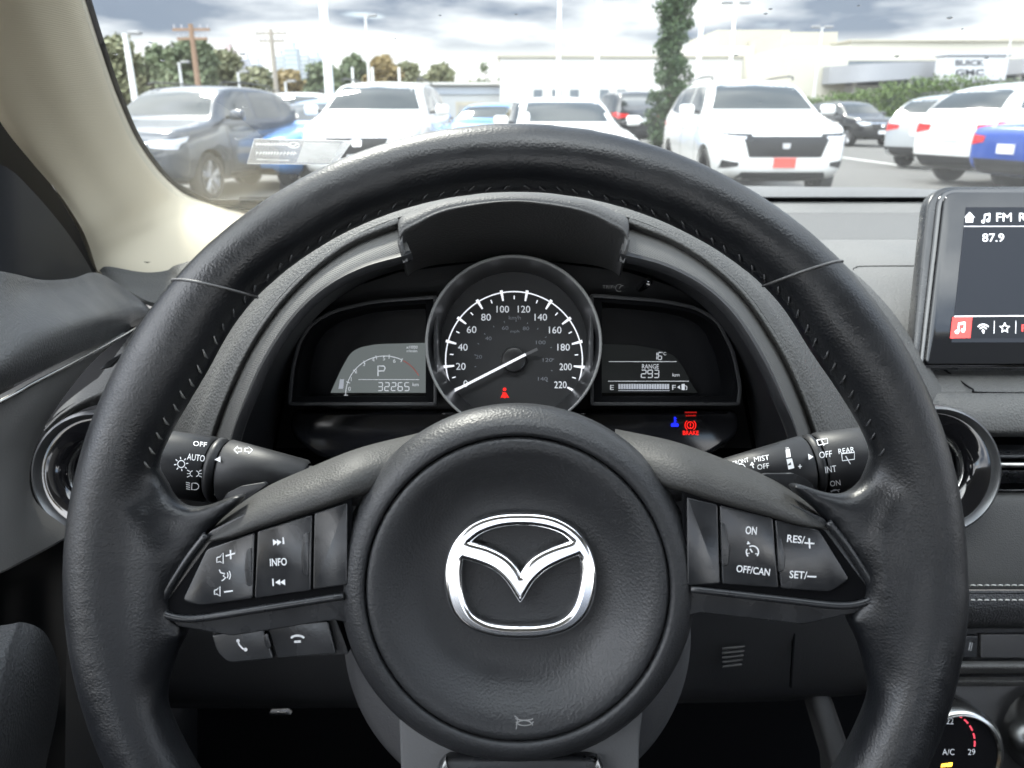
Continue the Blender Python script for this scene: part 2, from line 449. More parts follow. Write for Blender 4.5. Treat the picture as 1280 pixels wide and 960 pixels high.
# emblem: oval ring with a winged V, chrome
def hz(pts): return [(400 + x * .479, 500 + y * .479) for x, y in pts]
def smooth2(pts, n=8, closed=True):
    out = []; N = len(pts)
    for i in range(N):
        p0, p1, p2, p3 = (Vector(pts[(i + j - 1) % N]) for j in range(4))
        for j in range(n):
            f = j / n
            out.append(tuple(0.5 * ((2 * p1) + (p2 - p0) * f + (2 * p0 - 5 * p1 + 4 * p2 - p3) * f * f + (3 * p1 - p0 - 3 * p2 + p3) * f ** 3)))
    return out
outer = smooth2(hz([(525, 298), (592, 303), (645, 325), (685, 362), (710, 415), (715, 480), (698, 545), (655, 590), (590, 611), (525, 616), (458, 611), (395, 590), (350, 548), (331, 485), (334, 420), (355, 368), (398, 325), (456, 303)]), 6)
def openspline(pts, n=6):
    q = cr([Vector((*p, 0)) for p in pts], n * (len(pts) - 1) + 1); return [(v.x, v.y) for v in q]
top = openspline(hz([(384, 370), (420, 343), (470, 326), (525, 321), (580, 326), (628, 341), (662, 366)]))
top += openspline(hz([(655, 371), (610, 385), (570, 404), (542, 428), (524, 460)])) + openspline(hz([(522, 460), (504, 430), (478, 406), (438, 386), (392, 373)]))
low = openspline(hz([(374, 408), (420, 422), (458, 440), (490, 470), (522, 520)])) + openspline(hz([(523, 520), (552, 472), (585, 440), (625, 418), (674, 398)]))
low += openspline(hz([(681, 408), (684, 460), (676, 510), (655, 555), (618, 580), (570, 590), (523, 592), (475, 590), (430, 580), (392, 555), (371, 508), (366, 455), (370, 412)]))
EP = 0.3300
cu = bpy.data.curves.new('emblem', 'CURVE'); cu.dimensions = '2D'; cu.fill_mode = 'BOTH'; cu.extrude = 0.0008; cu.bevel_depth = 0.0023; cu.bevel_resolution = 6
cu.offset = -0.0012
kk = EP / 960
for pl in (outer, top, low):
    sp = cu.splines.new('POLY'); sp.points.add(len(pl) - 1); sp.use_cyclic_u = True
    for i, (x, y) in enumerate(pl): sp.points[i].co = ((x - 650) * kk, -(y - 720) * kk, 0, 1)
o = bpy.data.objects.new('tmp', cu); C.objects.link(o); bpy.context.view_layer.update()
me = bpy.data.meshes.new_from_object(o.evaluated_get(bpy.context.evaluated_depsgraph_get()))
EC = P(650, 720, EP)
V = [EC + RT * v.co.x + UP * v.co.y - FW * v.co.z for v in me.vertices]; F = [list(p.vertices) for p in me.polygons]
bpy.data.objects.remove(o); bpy.data.meshes.remove(me)
meshobj('emblem', V, F, M['chrome'], wheel, 28)

# spokes: bezels, pads, buttons, rollers
def spoke_body(side):
    f = (lambda p: p) if side < 0 else mir
    SP = Pl(0.325)
    bz = slab('spoke_bezel', f([(262, 664), (300, 645), (425, 598), (440, 780), (418, 775), (290, 795), (222, 783), (203, 768), (198, 752)]), Pl(0.3225), 0.018, M['satin'], wheel, 0.003, 4, 4)
    # raised lower lip of the bezel
    lip = [f([(x, y)])[0] for x, y in ((258, 668), (232, 702), (201, 752), (202, 762), (212, 770), (245, 773), (320, 762), (430, 745))]
    pts = cr([P(x, y, 0.3213) for x, y in lip], 60)
    V, F = tubepts(pts, 0.0016, 10); meshobj('bezel_edge', V, F, M['satin'], bz, 180)
    slab('button_well', f([(262, 678), (330, 656), (440, 618), (440, 748), (320, 764), (246, 772), (212, 766), (206, 755)]), Pl(0.3221), 0.002, M['void'], wheel, 0.0004, 1, 3)
    top_ = [(250, 668), (284, 641), (330, 610), (395, 581), (452, 559), (524, 541)]
    bot_ = [(256, 679), (290, 673), (330, 660), (393, 640), (440, 624), (524, 600)]
    rws = []
    for v, d in ((0, .348), (.06, .340), (.2, .3320), (.42, .3245), (.66, .3208), (.86, .3200), (.96, .3215), (1, .3250)):
        rws.append([(*f([(p[0] + (q[0] - p[0]) * v, p[1] + (q[1] - p[1]) * v)])[0], d - .0015 + (.004, 0, 0, 0, .002, .018)[i]) for i, (p, q) in enumerate(zip(top_, bot_))])
    loft('spoke_pad', rws, M['pad'], wheel, 60, 40, .004, 80, flip=(side > 0))
    return bz
spoke_body(-1); spoke_body(1)
BP = Pl(0.3202)
def button(poly, r, marks=None, lift=0.0, nm='button'):
    b = slab(nm, poly, Pl(0.3202 - lift), 0.006, M['button'], wheel, 0.0011, 3, r)
    if marks: marks.build('marking', M['ink'], b, lambda x, y: Pl(0.3202 - lift).at(x, y, 0.0002))
    return b
volL = [(258, 687), (318, 666), (316, 748), (250, 757), (228, 751)]
ik = Ink(); ik.line([(282, 695), (294, 691.5)], 1.8); ik.line([(288, 687.5), (288.5, 699)], 1.8)
ik.line([(271, 697), (271, 703), (275, 702), (279, 704.5), (279, 691), (275, 696), (271, 697)], 1.1)
ik.line([(280, 740), (291, 738.5)], 1.8); ik.line([(268, 738), (268, 743), (271, 742.5), (275, 745.5), (275, 733), (271, 737), (268, 738)], 1.1)
ik.line([(274, 712), (276, 716), (281, 717), (279, 720), (282, 722), (279, 725), (277, 726)], 1.3); ik.arc(279, 719, 6, -35, 35, 1.1, 8); ik.arc(279, 719, 9, -35, 35, 1.1, 8)
button(volL, [5, 3, 4, 8, 6], ik)
ik = Ink()
for dx in (0, 5): ik.poly([(341 + dx, 674), (347 + dx, 677.5), (341.5 + dx, 682)])
ik.line([(354, 671.5), (354.8, 680)], 1.6); ik.line([(353.5, 671.5), (353.9, 680)], 1.2)
ik.text('INFO', 348, 702.5, 9.5, 21, 3, bold=0.012)
for dx in (0, 6): ik.poly([(350 + dx, 724), (344 + dx, 728), (350.5 + dx, 731.5)])
ik.line([(341, 723.5), (341.6, 732.5)], 1.6)
button([(322, 664.5), (390, 643.5), (388.5, 738), (318, 748)], 3, ik)
button([(393, 642), (434, 629), (434, 731), (391, 737)], 3, None)
right_on = Ink(); right_on.text('ON', 939, 663, 10, 14, -4, bold=0.012); right_on.text('OFF/CAN', 941.5, 713, 9, 42, -7, bold=0.012)
right_on.arc(940.5, 690, 7.6, -40, 120, 1.6); right_on.arc(940.5, 690, 7.6, 150, 225, 1.6); right_on.line([(940.5, 690.5), (937.5, 686)], 1.8); right_on.poly([(935, 676), (938, 680), (933.5, 680.5)])
right_on.line([(934, 692), (937, 691.5)], 1.1); right_on.line([(944, 692), (947, 692.5)], 1.1)
button([(900, 632), (966, 647.5), (973.5, 735), (903, 730)], 3, right_on)
ik = Ink(); ik.text('RES/', 995, 674, 9.5, 22, -6, bold=0.012); ik.line([(1005.5, 678.5), (1018, 679.5)], 1.9); ik.line([(1011.4, 673), (1012.2, 685.5)], 1.9)
ik.text('SET/', 998, 718.5, 9.5, 22, -4, bold=0.012); ik.line([(1009, 720.5), (1020.5, 721)], 1.9)
button([(969, 650), (1024, 663), (1062, 724), (1038, 740), (976.5, 735.5)], [3, 5, 6, 8, 4], ik)
button([(859, 622), (897, 631), (900.5, 730), (859, 732)], 3, None)
for poly in ([(308, 688), (314, 684), (314, 733), (308, 732), (305.5, 710)], [(379, 668), (386, 665), (386, 721), (379, 719), (376, 694)],
             [(901, 653), (907, 655), (912, 684), (911, 706), (902.5, 709)], [(971, 669), (977, 672), (982, 695), (981, 713), (973, 716)]):
    slab('roller', poly, Pl(0.3196), 0.006, M['satin'], wheel, 0.0014, 4, 3)
# phone buttons under the left spoke
ph = slab('phone_bracket', [(262, 786), (418, 770), (430, 800), (436, 818), (345, 822), (285, 815)], Pl(0.3305), 0.02, M['dark'], wheel, 0.002, 3, 4)
def pbtn(poly, r, marks):
    b = slab('button', poly, Pl(0.3275), 0.010, M['satin'], wheel, 0.002, 4, r)
    marks.build('marking', M['ink'], b, lambda x, y: Pl(0.3275).at(x, y, 0.0002))
ik = Ink(); ik.line([(297, 800.5), (299, 806), (303, 810.5), (307, 812.5)], 2.0); ik.disc(297.5, 801, 2.2); ik.disc(307, 812, 2.3)
pbtn([(264, 794), (329, 785), (342, 824), (285, 829), (271, 815)], [4, 3, 4, 8, 6], ik)
ik = Ink(); ik.arc(372, 800, 9, 25, 155, 2.8, 12, ry=5.5); ik.line([(368, 803), (376, 802.5), (376, 801), (368, 801.5), (368, 803)], 1.2)
pbtn([(334, 784), (410, 776), (420, 817), (347, 823)], 3, ik)
slab('roller', [(329, 795), (334, 791), (339, 809), (335, 812), (331, 808)], Pl(0.3262), 0.006, M['satin'], wheel, 0.0009, 3, 2)

# lower spoke in grey plastic with two silver tips
slab('lower_spoke', [(498, 880), (805, 880), (800, 920), (795, 1075), (505, 1075)], Pl(0.342), 0.022, mat('grey_plastic', (0.11, 0.112, 0.115), 0.45, bump=('noise', 900, .0001)), wheel, 0.004, 4, 6)
slab('lower_spoke_insert', [(546, 962), (558, 948), (742, 948), (756, 962), (752, 1075), (550, 1075)], Pl(0.336), 0.01, M['satin'], wheel, 0.003, 3, 6)
slab('silver_tip', [(546, 972), (557, 948), (563, 975)], Pl(0.334), 0.006, M['silver'], wheel, 0.0008, 2)
slab('silver_tip', [(756, 972), (747, 948), (740, 975)], Pl(0.334), 0.006, M['silver'], wheel, 0.0008, 2)
lathe('lower_trim', prof([(222, -.002), (229, -.004), (231, -.010), (226, -.016)]), P(646.5, 733, .334), -FW, M['hub'], wheel, 96, 180)

# ================================================================== steering column shroud, stalks
col = thing('column_shroud', 'grey plastic steering column shroud behind the wheel hub', 'column cover', P(646, 780, 0.47))
lathe('shroud', [(0.066, .055), (0.080, .050), (0.087, .040), (0.090, .0), (0.092, -.05)], P(646, 765, 0.425), -FW, mat('shroud_grey', (0.075, 0.076, 0.08), 0.5, bump=('noise', 800, .0002)), col, 96, 60, cap=True)

def stalk(name, label, A, B, rA, rB, knob, marks, ring, extra=None):
    """A outer tip px, B inner end px; radii in px"""
    d = 0.385; kq = d / 960
    t = thing(name, label, 'stalk', P(*B, d + 0.03))
    a, b = P(*A, d), P(*B, d); ax = (b - a).normalized(); L = (b - a).length
    def body(nm, s0, s1, r0, r1, m, cap=False, e=0.0015):
        pr = [(r0 * kq - e, s0), (r0 * kq, s0 + e), (r1 * kq, s1 - e), (r1 * kq - e, s1)]
        if cap: pr = [(0.0002, s0)] + pr
        return lathe(nm, pr, a, ax, m, t, 64, 60)
    return t, a, ax, L, body, kq, d

SAT = mat('stalk_plastic', (0.017, 0.0175, 0.019), 0.45, spec=.35, bump=('noise', 1500, .00005), var=(60, .1))
def cyl_map(a, ax, kq, d, rfun):
    n = FW
    side = ax.cross(n).normalized()
    def f(x, y):
        dd = d
        for _ in range(4):
            p = P(x, y, dd); q = p - a; s = q.dot(ax); w = q.dot(side); r = rfun(s) * kq
            w2 = max(-r * .98, min(r * .98, w)); dd = d - math.sqrt(max(0, r * r - w2 * w2)) - .0003
        return p if abs(w) < r * .98 else a + ax * s + side * w2 - n * .0003
        p2 = a + ax * s + side * w2 - n * (math.sqrt(max(0, r * r - w2 * w2)) + 0.0003)
        return p2
    return f

# left: lights and indicators
t, a, ax, L, body, kq, d = stalk('light_stalk', 'black headlight and indicator stalk left of the dials', (135, 570), (400, 604), 41, 30, None, None, None)
s1 = (266 - 135) / 265 * L; s2 = (280 - 135) / 265 * L; s3 = (384 - 135) / 265 * L
k1 = body('twist_knob', 0, s1, 42, 41, SAT, True)
body('index_ring', s1 + .0004, s2, 40.6, 40, SAT)
arm = body('arm', s2 + .0006, s3, 40, 27, SAT)
lathe('arm_neck', [(0.008, s3 - .002), (0.0095, s3 + .05)], a, ax, M['dark'], t, 32)
ik = Ink(); ik.text('OFF', 250, 555, 6, 17, -7); ik.text('AUTO', 245, 572, 8, 22, -7)
cx, cy = 226.5, 580
ik.arc(cx, cy, 4.4, 0, 360, 1.1, 18)
for q in range(8):
    an = q * PI / 4 + .1; ik.line([(cx + 6 * math.cos(an), cy - 6 * math.sin(an)), (cx + 8.8 * math.cos(an), cy - 8.8 * math.sin(an))], 1.2)
for sx in (-1, 1):
    c2 = 243 + sx * 2.2
    ik.arc(c2, 592, 3.2, 90 if sx < 0 else -90, 270 if sx < 0 else 90, 1.0, 10, ry=3.4); 
    for q in (-3.4, 0, 3.4): ik.line([(243 + sx * 5.8, 592 + q * .8), (243 + sx * 9.2, 592 + q * 1.3)], .9)
ik.arc(243.5, 608, 5, -90, 90, 1.1, 10, ry=4.2); ik.line([(243.5, 603.8), (240, 604), (239.5, 612), (243.5, 612.2)], 1.1)
for q in range(4): ik.line([(237.5, 604 + q * 2.6), (232.5, 603 + q * 2.6)], 1.0)
ik.build('marking', M['ink'], k1, cyl_map(a, ax, kq, d, lambda s: 42 - s / s1))
ik = Ink(); ik.poly([(268, 574.5), (275.5, 570.5), (275.5, 578)])
ik.build('marking', M['ink'], arm, cyl_map(a, ax, kq, d, lambda s: 40.8))
ik = Ink()
for sx, c0 in ((-1, 297.5), (1, 310.5)):
    ik.line([(c0 + sx * 5, 562.5), (c0, 557.5), (c0, 560.2), (c0 - sx * 4.2, 560.2), (c0 - sx * 4.2, 564.8), (c0, 564.8), (c0, 567.2), (c0 + sx * 5, 562.5)], 1.0)
ik.build('marking', M['ink'], arm, cyl_map(a, ax, kq, d, lambda s: 40 - 13 * (s - s2) / (s3 - s2)))
slab('paddle', [(276, 627), (284, 616), (300, 608), (330, 603), (333, 607), (318, 618), (300, 640), (275, 650)], Pl(.345), .004, M['satin'], wheel, .001, 3, 3)
slab('paddle', [(x, y + 2) for x, y in mir([(276, 620), (284, 612), (300, 604), (335, 603), (350, 607), (330, 618), (300, 640), (275, 650)])], Pl(.345), .004, M['satin'], wheel, .001, 3, 3)

# right: wipers
t, a, ax, L, body, kq, d = stalk('wiper_stalk', 'black wiper stalk with rear wiper ring right of the dials', (1150, 564), (890, 600), 41, 30, None, None, None)
T = lambda x: (1150 - x) / 260 * L
k1 = body('twist_knob', 0, T(1021), 39, 41, SAT, True)
body('index_ring', T(1020), T(1009), 40, 40, SAT)
arm = body('arm', T(1008), T(906), 39.5, 25, SAT)
lathe('arm_neck', [(0.007, T(908)), (0.0095, T(908) + .05)], a, ax, M['dark'], t, 32)
ik = Ink(); ik.text('OFF', 1032, 568, 8, 16, 7); ik.text('INT', 1038.5, 586.5, 8, 14, 8); ik.text('ON', 1044, 604, 7, 13, 8)
ik.text('REAR', 1058, 563, 6.5, 20, 8)
ik.line([(1052, 567), (1068, 565.5), (1068, 574), (1053, 576), (1052, 567)], 1.2); ik.line([(1060, 575), (1057, 570)], 1.1); ik.line([(1059.5, 574.5), (1063, 580)], 1.1)
ik.line([(1021, 550), (1034, 548), (1035, 554), (1023, 556.5), (1021, 550)], 1.1); ik.line([(1027, 550), (1030, 557)], 1.1)
ik.line([(1038, 614), (1050, 612)], 1.1); ik.arc(1044, 617, 5, 20, 160, 1.0, 8)
ik.build('marking', M['ink'], k1, cyl_map(a, ax, kq, d, lambda s: 39 + 2 * s / T(1021)))
ik = Ink(); ik.poly([(1010, 567), (1017, 571), (1011, 575)])
ik.build('marking', M['ink'], arm, cyl_map(a, ax, kq, d, lambda s: 40.6))
ik = Ink(); ik.text('FRONT', 926, 577, 5.5, 20, 14); ik.text('MIST', 952, 573, 6.5, 19, 9); ik.text('OFF', 954, 583, 6.5, 15, 9)
ik.arc(926, 586, 6, 20, 160, 1.0, 8); ik.arc(926, 589, 5, 30, 150, 1.0, 8); ik.line([(925, 592), (929, 584)], 1.0)
ik.poly([(937, 582), (940, 577), (943, 581)]); ik.line([(940, 581), (942, 585)], 1.4)
ik.text('+', 1000, 583, 5, 5); ik.poly([(981, 552), (985, 551.5), (986, 560), (982, 560.5)]); ik.poly([(982, 562), (987, 561), (988.5, 571), (983, 572)]); ik.poly([(983, 574), (990, 573), (993, 585), (985.5, 587)])
ik.build('marking', M['ink'], arm, cyl_map(a, ax, kq, d, lambda s: 39.5 - 14.5 * (s - T(1008)) / (T(906) - T(1008))))
# ================================================================== instrument cluster
cl = thing('instrument_cluster', 'hooded instrument cluster with round speedometer between two small displays', 'instrument cluster', P(642, 560, 0.5))
# back wall: black panel behind everything
slab('backing_panel', [(325, 330), (430, 290), (642, 270), (855, 290), (960, 330), (1010, 600), (280, 600)], Pl(0.548), 0.01, M['void'], cl)
# tunnel of the hood: lip, ridge, inner wall
G = [(242, 620, .47), (259, 545, .462), (289, 468, .456), (316, 418, .452), (350, 372, .450), (392, 330, .450), (440, 296, .452), (497, 272, .455), (560, 257, .458), (642, 250, .460), (725, 257, .458), (787, 272, .455), (845, 296, .452), (893, 328, .450), (935, 368, .450), (970, 418, .452), (997, 468, .456), (1026, 545, .462), (1045, 620, .47)]
H0 = [(262, 620, .452), (276, 545, .446), (300, 485, .441), (326, 432, .438), (362, 380, .437), (402, 342, .437), (448, 310, .440), (505, 288, .444), (560, 275, .447), (642, 268, .448), (725, 275, .447), (782, 288, .444), (838, 308, .440), (884, 340, .437), (924, 378, .437), (958, 432, .438), (984, 485, .441), (1010, 545, .446), (1024, 620, .452)]
H1 = [(280, 620, .456), (297, 547, .451), (314, 500, .447), (338, 448, .445), (370, 400, .445), (408, 364, .446), (455, 338, .448), (515, 320, .45), (560, 312, .452), (642, 306, .453), (725, 312, .452), (774, 320, .45), (830, 336, .448), (878, 362, .446), (916, 398, .445), (948, 448, .445), (972, 500, .447), (990, 547, .451), (1006, 620, .456)]
H2 = [(302, 620, .49), (318, 555, .488), (333, 510, .487), (350, 462, .486), (376, 418, .486), (410, 382, .486), (455, 352, .488), (515, 330, .49), (570, 318, .49), (642, 312, .49), (715, 318, .49), (774, 330, .49), (830, 350, .488), (876, 380, .486), (910, 416, .486), (938, 462, .486), (955, 510, .487), (970, 555, .488), (985, 620, .49)]
H3 = [(330, 620, .53), (340, 565, .53), (350, 515, .53), (362, 460, .53), (384, 410, .53), (420, 372, .53), (470, 346, .53), (530, 330, .53), (580, 322, .53), (642, 318, .53), (705, 322, .53), (760, 330, .53), (815, 345, .53), (866, 370, .53), (902, 408, .53), (925, 460, .53), (937, 515, .53), (946, 565, .53), (955, 620, .53)]
def lift(row, dy=0, dd=0): return [(x, y + dy, d + dd) for x, y, d in row]
def arch(nm, rws, m, nu, nv):
    for lo_, hi in ((0, 8), (11, 19)): loft(nm, [r[lo_:hi] for r in rws], m, cl, nu, nv, .003, 60)
mid2 = lambda A, B, dy, dd: [((a[0] + b[0]) / 2, (a[1] + b[1]) / 2 + dy, (a[2] + b[2]) / 2 + dd) for a, b in zip(A, B)]
H0 = [(g[0] + (h[0] - g[0]) * .26, g[1] + (h[1] - g[1]) * .26, g[2] + .005) for g, h in zip(G, H1)]; H1 = [(x, y, d - .006) for x, y, d in H1]
arch('hood_lip', [G, mid2(G, H0, 0, -.003), H0], M['grain'], 60, 10)
arch('hood_band', [H0, mid2(H0, H1, -1, -.003), H1], M['rib'], 60, 8)
TB = mat('tunnel_black', (0.010, .0105, .012), .5, bump=('noise', 900, .0002))
arch('hood_tunnel', [H1, [(x, y, d + .003) for x, y, d in H1], H2, H3], TB, 60, 20)
# central visor over the speedometer
VB = [(504, 321), (498, 277), (520, 263), (553, 250), (598, 243), (642, 241), (686, 243), (731, 250), (765, 263), (786, 277), (780, 321)]
V4 = [(510, 345, .49), (520, 338, .495), (540, 332, .502), (566, 329, .508), (602, 326, .513), (642, 325, .515), (682, 326, .513), (718, 329, .508), (744, 332, .502), (764, 338, .495), (774, 345, .49)]
vr = []
for dy, d, sx in ((3, .500, 1.0), (0, .470, 1.0), (.5, .456, 1.0), (2, .4475, .998), (5, .4425, .993), (10, .441, .985), (17, .4425, .975)):
    vr.append([(642 + (x - 642) * sx, y + dy * (.9 + .1 * abs(i - 5) if 0 < i < 10 else .5), d) for i, (x, y) in enumerate(VB)])
mid_ = [((a[0] + b[0]) / 2, (a[1] + b[1]) / 2, a[2] * .6 + b[2] * .4) for a, b in zip(vr[-1], V4)]
loft('visor', vr + [mid_, V4], mat('visor_skin', (0.035, .035, .035), .6, bump=('leather', 700, .0002)), cl, 90, 50, .0015, 70)

# face panel: black gloss sheet carrying pods
FPn = Pl(0.522)
def ringslab(nm, outerp, innerp, plane, thick, m, parent, bw=0.0, lift=0.0, sharp=35, depth2=None):
    """frame between two same-length px loops"""
    n = len(outerp); o = [plane.at(x, y, lift) for x, y in outerp]; i = [plane.at(x, y, lift) for x, y in innerp]
    ob = [p + FW * thick for p in o]; ib = [p + FW * (depth2 or thick) for p in i]
    V = o + i + ob + ib; F = []
    for a in range(n):
        b = (a + 1) % n
        F += [[a, b, n + b, n + a], [n + a, n + b, 3 * n + b, 3 * n + a], [b, a, 2 * n + a, 2 * n + b], [2 * n + a, 3 * n + a, 3 * n + b, 2 * n + b]]
    return meshobj(nm, V, F, m, parent, sharp, [bev(bw, 3)] if bw else ())
def scalepoly(poly, s, sx=None, sy=None, cx=None, cy=None):
    cx = cx if cx is not None else sum(p[0] for p in poly) / len(poly); cy = cy if cy is not None else sum(p[1] for p in poly) / len(poly)
    return [(cx + (x - cx) * (sx or s), cy + (y - cy) * (sy or s)) for x, y in poly]
def inset(poly, k):
    n = len(poly); out = []
    area = sum(poly[i - 1][0] * poly[i][1] - poly[i][0] * poly[i - 1][1] for i in range(n))
    s = 1 if area > 0 else -1
    for i in range(n):
        a = Vector(poly[i - 1]); b = Vector(poly[i]); c = Vector(poly[(i + 1) % n])
        t = ((b - a).normalized() + (c - b).normalized()).normalized(); q = Vector((-t.y, t.x)) * s
        out.append(tuple(b + q * k))
    return out
podL = fillet([(359, 507), (364, 458), (373, 424), (389, 402), (415, 387), (464, 375), (546, 369), (546, 507)], [7, 12, 14, 16, 18, 18, 3, 3], 6)
podR = fillet([(925, 507), (928, 485), (919, 440), (899, 400), (873, 383), (829, 374), (738, 367), (738, 507)], [6, 12, 14, 16, 18, 18, 3, 3], 6)
lcdL = fillet([(413, 491), (427, 460), (438, 441), (450, 434), (472, 430), (532, 428.5), (532, 491)], [1, 8, 8, 8, 8, 1, 1], 5)
lcdR = fillet([(872, 491), (864, 480), (856, 462), (845, 446), (826, 437), (792, 431), (748, 430), (748, 491)], [1, 8, 8, 8, 8, 8, 1, 1], 5)
FM = mat('frame_satin', (0.03, .031, .033), .3, spec=.6)
for nm, pod, lcd in (('left', podL, lcdL), ('right', podR, lcdR)):
    fr = ringslab('pod_frame', pod, inset(pod, 4.0), Pl(.498), .012, FM, cl, .0011)
    ringslab('pod_wall', inset(pod, 4.2), scalepoly(inset(pod, 4.2), 1, .91, .90), Pl(.4995), .026, M['void'], fr, depth2=.032)
    slab('pod_back', scalepoly(pod, 1, .93, .93), Pl(.529), .003, mat('pod_back', (.007, .0075, .009), .25), cl)
    L = slab('display', lcd, Pl(.5265), .002, mat('lcd_panel_' + nm, (.035, .038, .040) if nm == 'left' else (.008, .0085, .0095), .3, spec=.25, emit=.055 if nm == 'left' else .004, ecol=(.75, .85, .85)), cl, .0003)  # left panel's paler base and glow imitate reflected sky
    fp = Pl(.5265)
    ik = Ink(); dm = Ink()
    if nm == 'left':
        ik.arc(481, 494, 49, 180, 64, 1.0, 30); dm2 = Ink(); dm2.arc(481, 494, 49, 62, 30, 1.2, 10)
        dm2.build('red_zone', emis('zone_red', (.5, .12, .1), .12), L, lambda x, y: fp.at(x, y, .0007))
        for i, (x, y) in enumerate([(437, 486), (439, 474), (445, 464), (455, 455), (466.5, 449.5), (480, 448), (493, 451)]):
            ik.text(str(i), x, y, 5)
            an = 180 - i * 19.3
            ik.line([(481 + 46 * math.cos(rad(an)), 494 - 46 * math.sin(rad(an))), (481 + 51 * math.cos(rad(an)), 494 - 51 * math.sin(rad(an)))], .9)
        ik.text('x1000', 515, 434, 3.6, 14); ik.text('r/min', 515, 438.6, 3.6, 13)
        ik.line([(472.5, 470), (472.5, 457.5), (480, 457.5), (481.5, 460), (480, 463.5), (473, 463.8)], 1.5)
        ik.line([(448, 474.5), (524, 474.5)], .7)
        ik.seg7('32265', 472.5, 478.3, 5.4, 10, 2.9, 1.1, .04); ik.text('km', 519.5, 480.5, 4.4, 7.5)
        dm.poly([(423, 486), (425, 474), (430, 474), (429, 486)])
    else:
        ik.seg7('16', 816.5, 440.5, 4.4, 9, 1.6, 1.0, .04); ik.text('°C', 830, 442, 4, 6)
        ik.text('RANGE', 813, 458, 5.6, 21); ik.seg7('293', 801.5, 462.6, 5.8, 9.3, 2.2, 1.1, .04); ik.text('km', 845, 468.5, 4.2, 8.5)
        ik.line([(761, 452), (846, 452)], .7); ik.line([(760, 476.5), (861, 476.5)], .7)
        ik.text('E', 765, 484.3, 6, 4.5); ik.text('F', 842.5, 484.3, 6, 4.5)
        for q in range(20): dm.poly([(773 + q * 3.2, 480), (775.6 + q * 3.2, 480), (775.6 + q * 3.2, 486.3), (773 + q * 3.2, 486.3)])
        dm.line([(773, 488.2), (837, 488.2)], .8)
        ik.poly([(846.5, 484), (850, 481.5), (850, 486.5)]); ik.poly([(852, 480), (856, 480), (856, 487.5), (852, 487.5)]); ik.line([(856, 482), (858.5, 483), (858.5, 487), (857, 487)], .8)
    ik.build('segments', M['white'], L, lambda x, y: fp.at(x, y, .0006))
    dm.build('bar_graph', emis('bar_fill', (.6, .64, .72), .16), L, lambda x, y: fp.at(x, y, .0006))
slab('trim_panel', [(372, 409), (420, 366), (500, 340), (642, 322), (784, 340), (866, 366), (912, 409), (940, 560), (345, 560)], Pl(.535), .003, mat('fascia_black', (.010, .0105, .012), .35, bump=('noise', 900, .0001)), cl)
slab('lower_fascia', [(362, 512), (925, 512), (925, 545), (880, 575), (400, 575), (362, 545)], Pl(.515), .02, mat('fascia_lower', (.012, .0125, .015), .12), cl, .004, 4, 20)

# speedometer: bezel tube, dial, scale, needle
def circ(cx, cy, r, n=96): return [(cx + r * math.cos(2 * PI * i / n), cy - r * math.sin(2 * PI * i / n)) for i in range(n)]
sb = ringslab('dial_bezel', circ(642, 429, 111), circ(642, 429.5, 107.2), Pl(.485), .05, mat('bezel_satin', (.16, .162, .16), .4), cl, .0007, sharp=50)
o_, i_ = circ(642, 429.6, 107.2), circ(642.5, 432, 92)
V = [P(x, y, .4858) for x, y in o_] + [P(x, y, .528) for x, y in i_]; n = 96
meshobj('dial_tube', V, [[a, (a + 1) % n, n + (a + 1) % n, n + a] for a in range(n)], mat('tube_black', (.012, .0125, .014), .3), sb, 180)
SD = Pl(.5285)
dial = slab('dial', circ(642.5, 434, 97, 64), SD, .003, mat('dial_face', (.022, .023, .025), .45), cl)
DC = (642.5, 450)
def pol(r, a): return (DC[0] + r * math.cos(rad(a)), DC[1] - r * math.sin(rad(a)))
ang = lambda v: 206.8 - 21.27 * v / 20
ik = Ink(); ik.arc(DC[0], DC[1], 85.5, 231, -51, 1.5, 90)
dm = Ink()
for i in range(12):
    a = ang(i * 20); c, s_ = pol(74, a), pol(88, a); t_ = Vector((-math.sin(rad(a)), -math.cos(rad(a))))
    ik.poly([tuple(Vector(pol(88.5, a)) + t_ * 1.9), tuple(Vector(pol(88.5, a)) - t_ * 1.9), tuple(Vector(pol(75, a)) - t_ * 1.0), tuple(Vector(pol(75, a)) + t_ * 1.0)])
    if i < 11:
        b = ang(i * 20 + 10); ik.line([pol(76, b), pol(80.5, b)], 1.3)
ik.build('scale', M['whitebright'], dial, lambda x, y: SD.at(x, y, .0004))
ik = Ink()
for v, x, y in ((0, 582, 479.5), (20, 576, 458), (40, 578.5, 434), (60, 589.5, 412), (80, 607.5, 396.5), (100, 628.5, 386.5), (120, 655, 386.5), (140, 676, 396.5), (160, 694, 412.5), (180, 704.5, 434), (200, 707, 458.5), (220, 700.5, 481)):
    ik.text(str(v), x, y, 8.6, {1: 5.5, 2: 12.0, 3: 15.5}[len(str(v))])
ik.build('numbers', M['white'], dial, lambda x, y: SD.at(x, y, .0004))
for v, x, y in ((20, 598.5, 446), (40, 610.5, 423), (60, 631.5, 410), (80, 657.5, 410.5), (100, 676, 428), (120, 684.5, 450), (140, 678.5, 473.5)):
    dm.text(str(v), x, y, 4.6, 4.2 * len(str(v)) * .95)
dm.text('km/h', 643.5, 397, 5, 15); dm.text('mph', 643.5, 414.5, 4.2, 11)
for i in range(15):
    b = ang(i * 16.093); dm.line([pol(48, b), pol(50, b)], 1.0)
dm.build('mph_scale', M['dimwhite'], dial, lambda x, y: SD.at(x, y, .0004))
kd = .5285 / 960
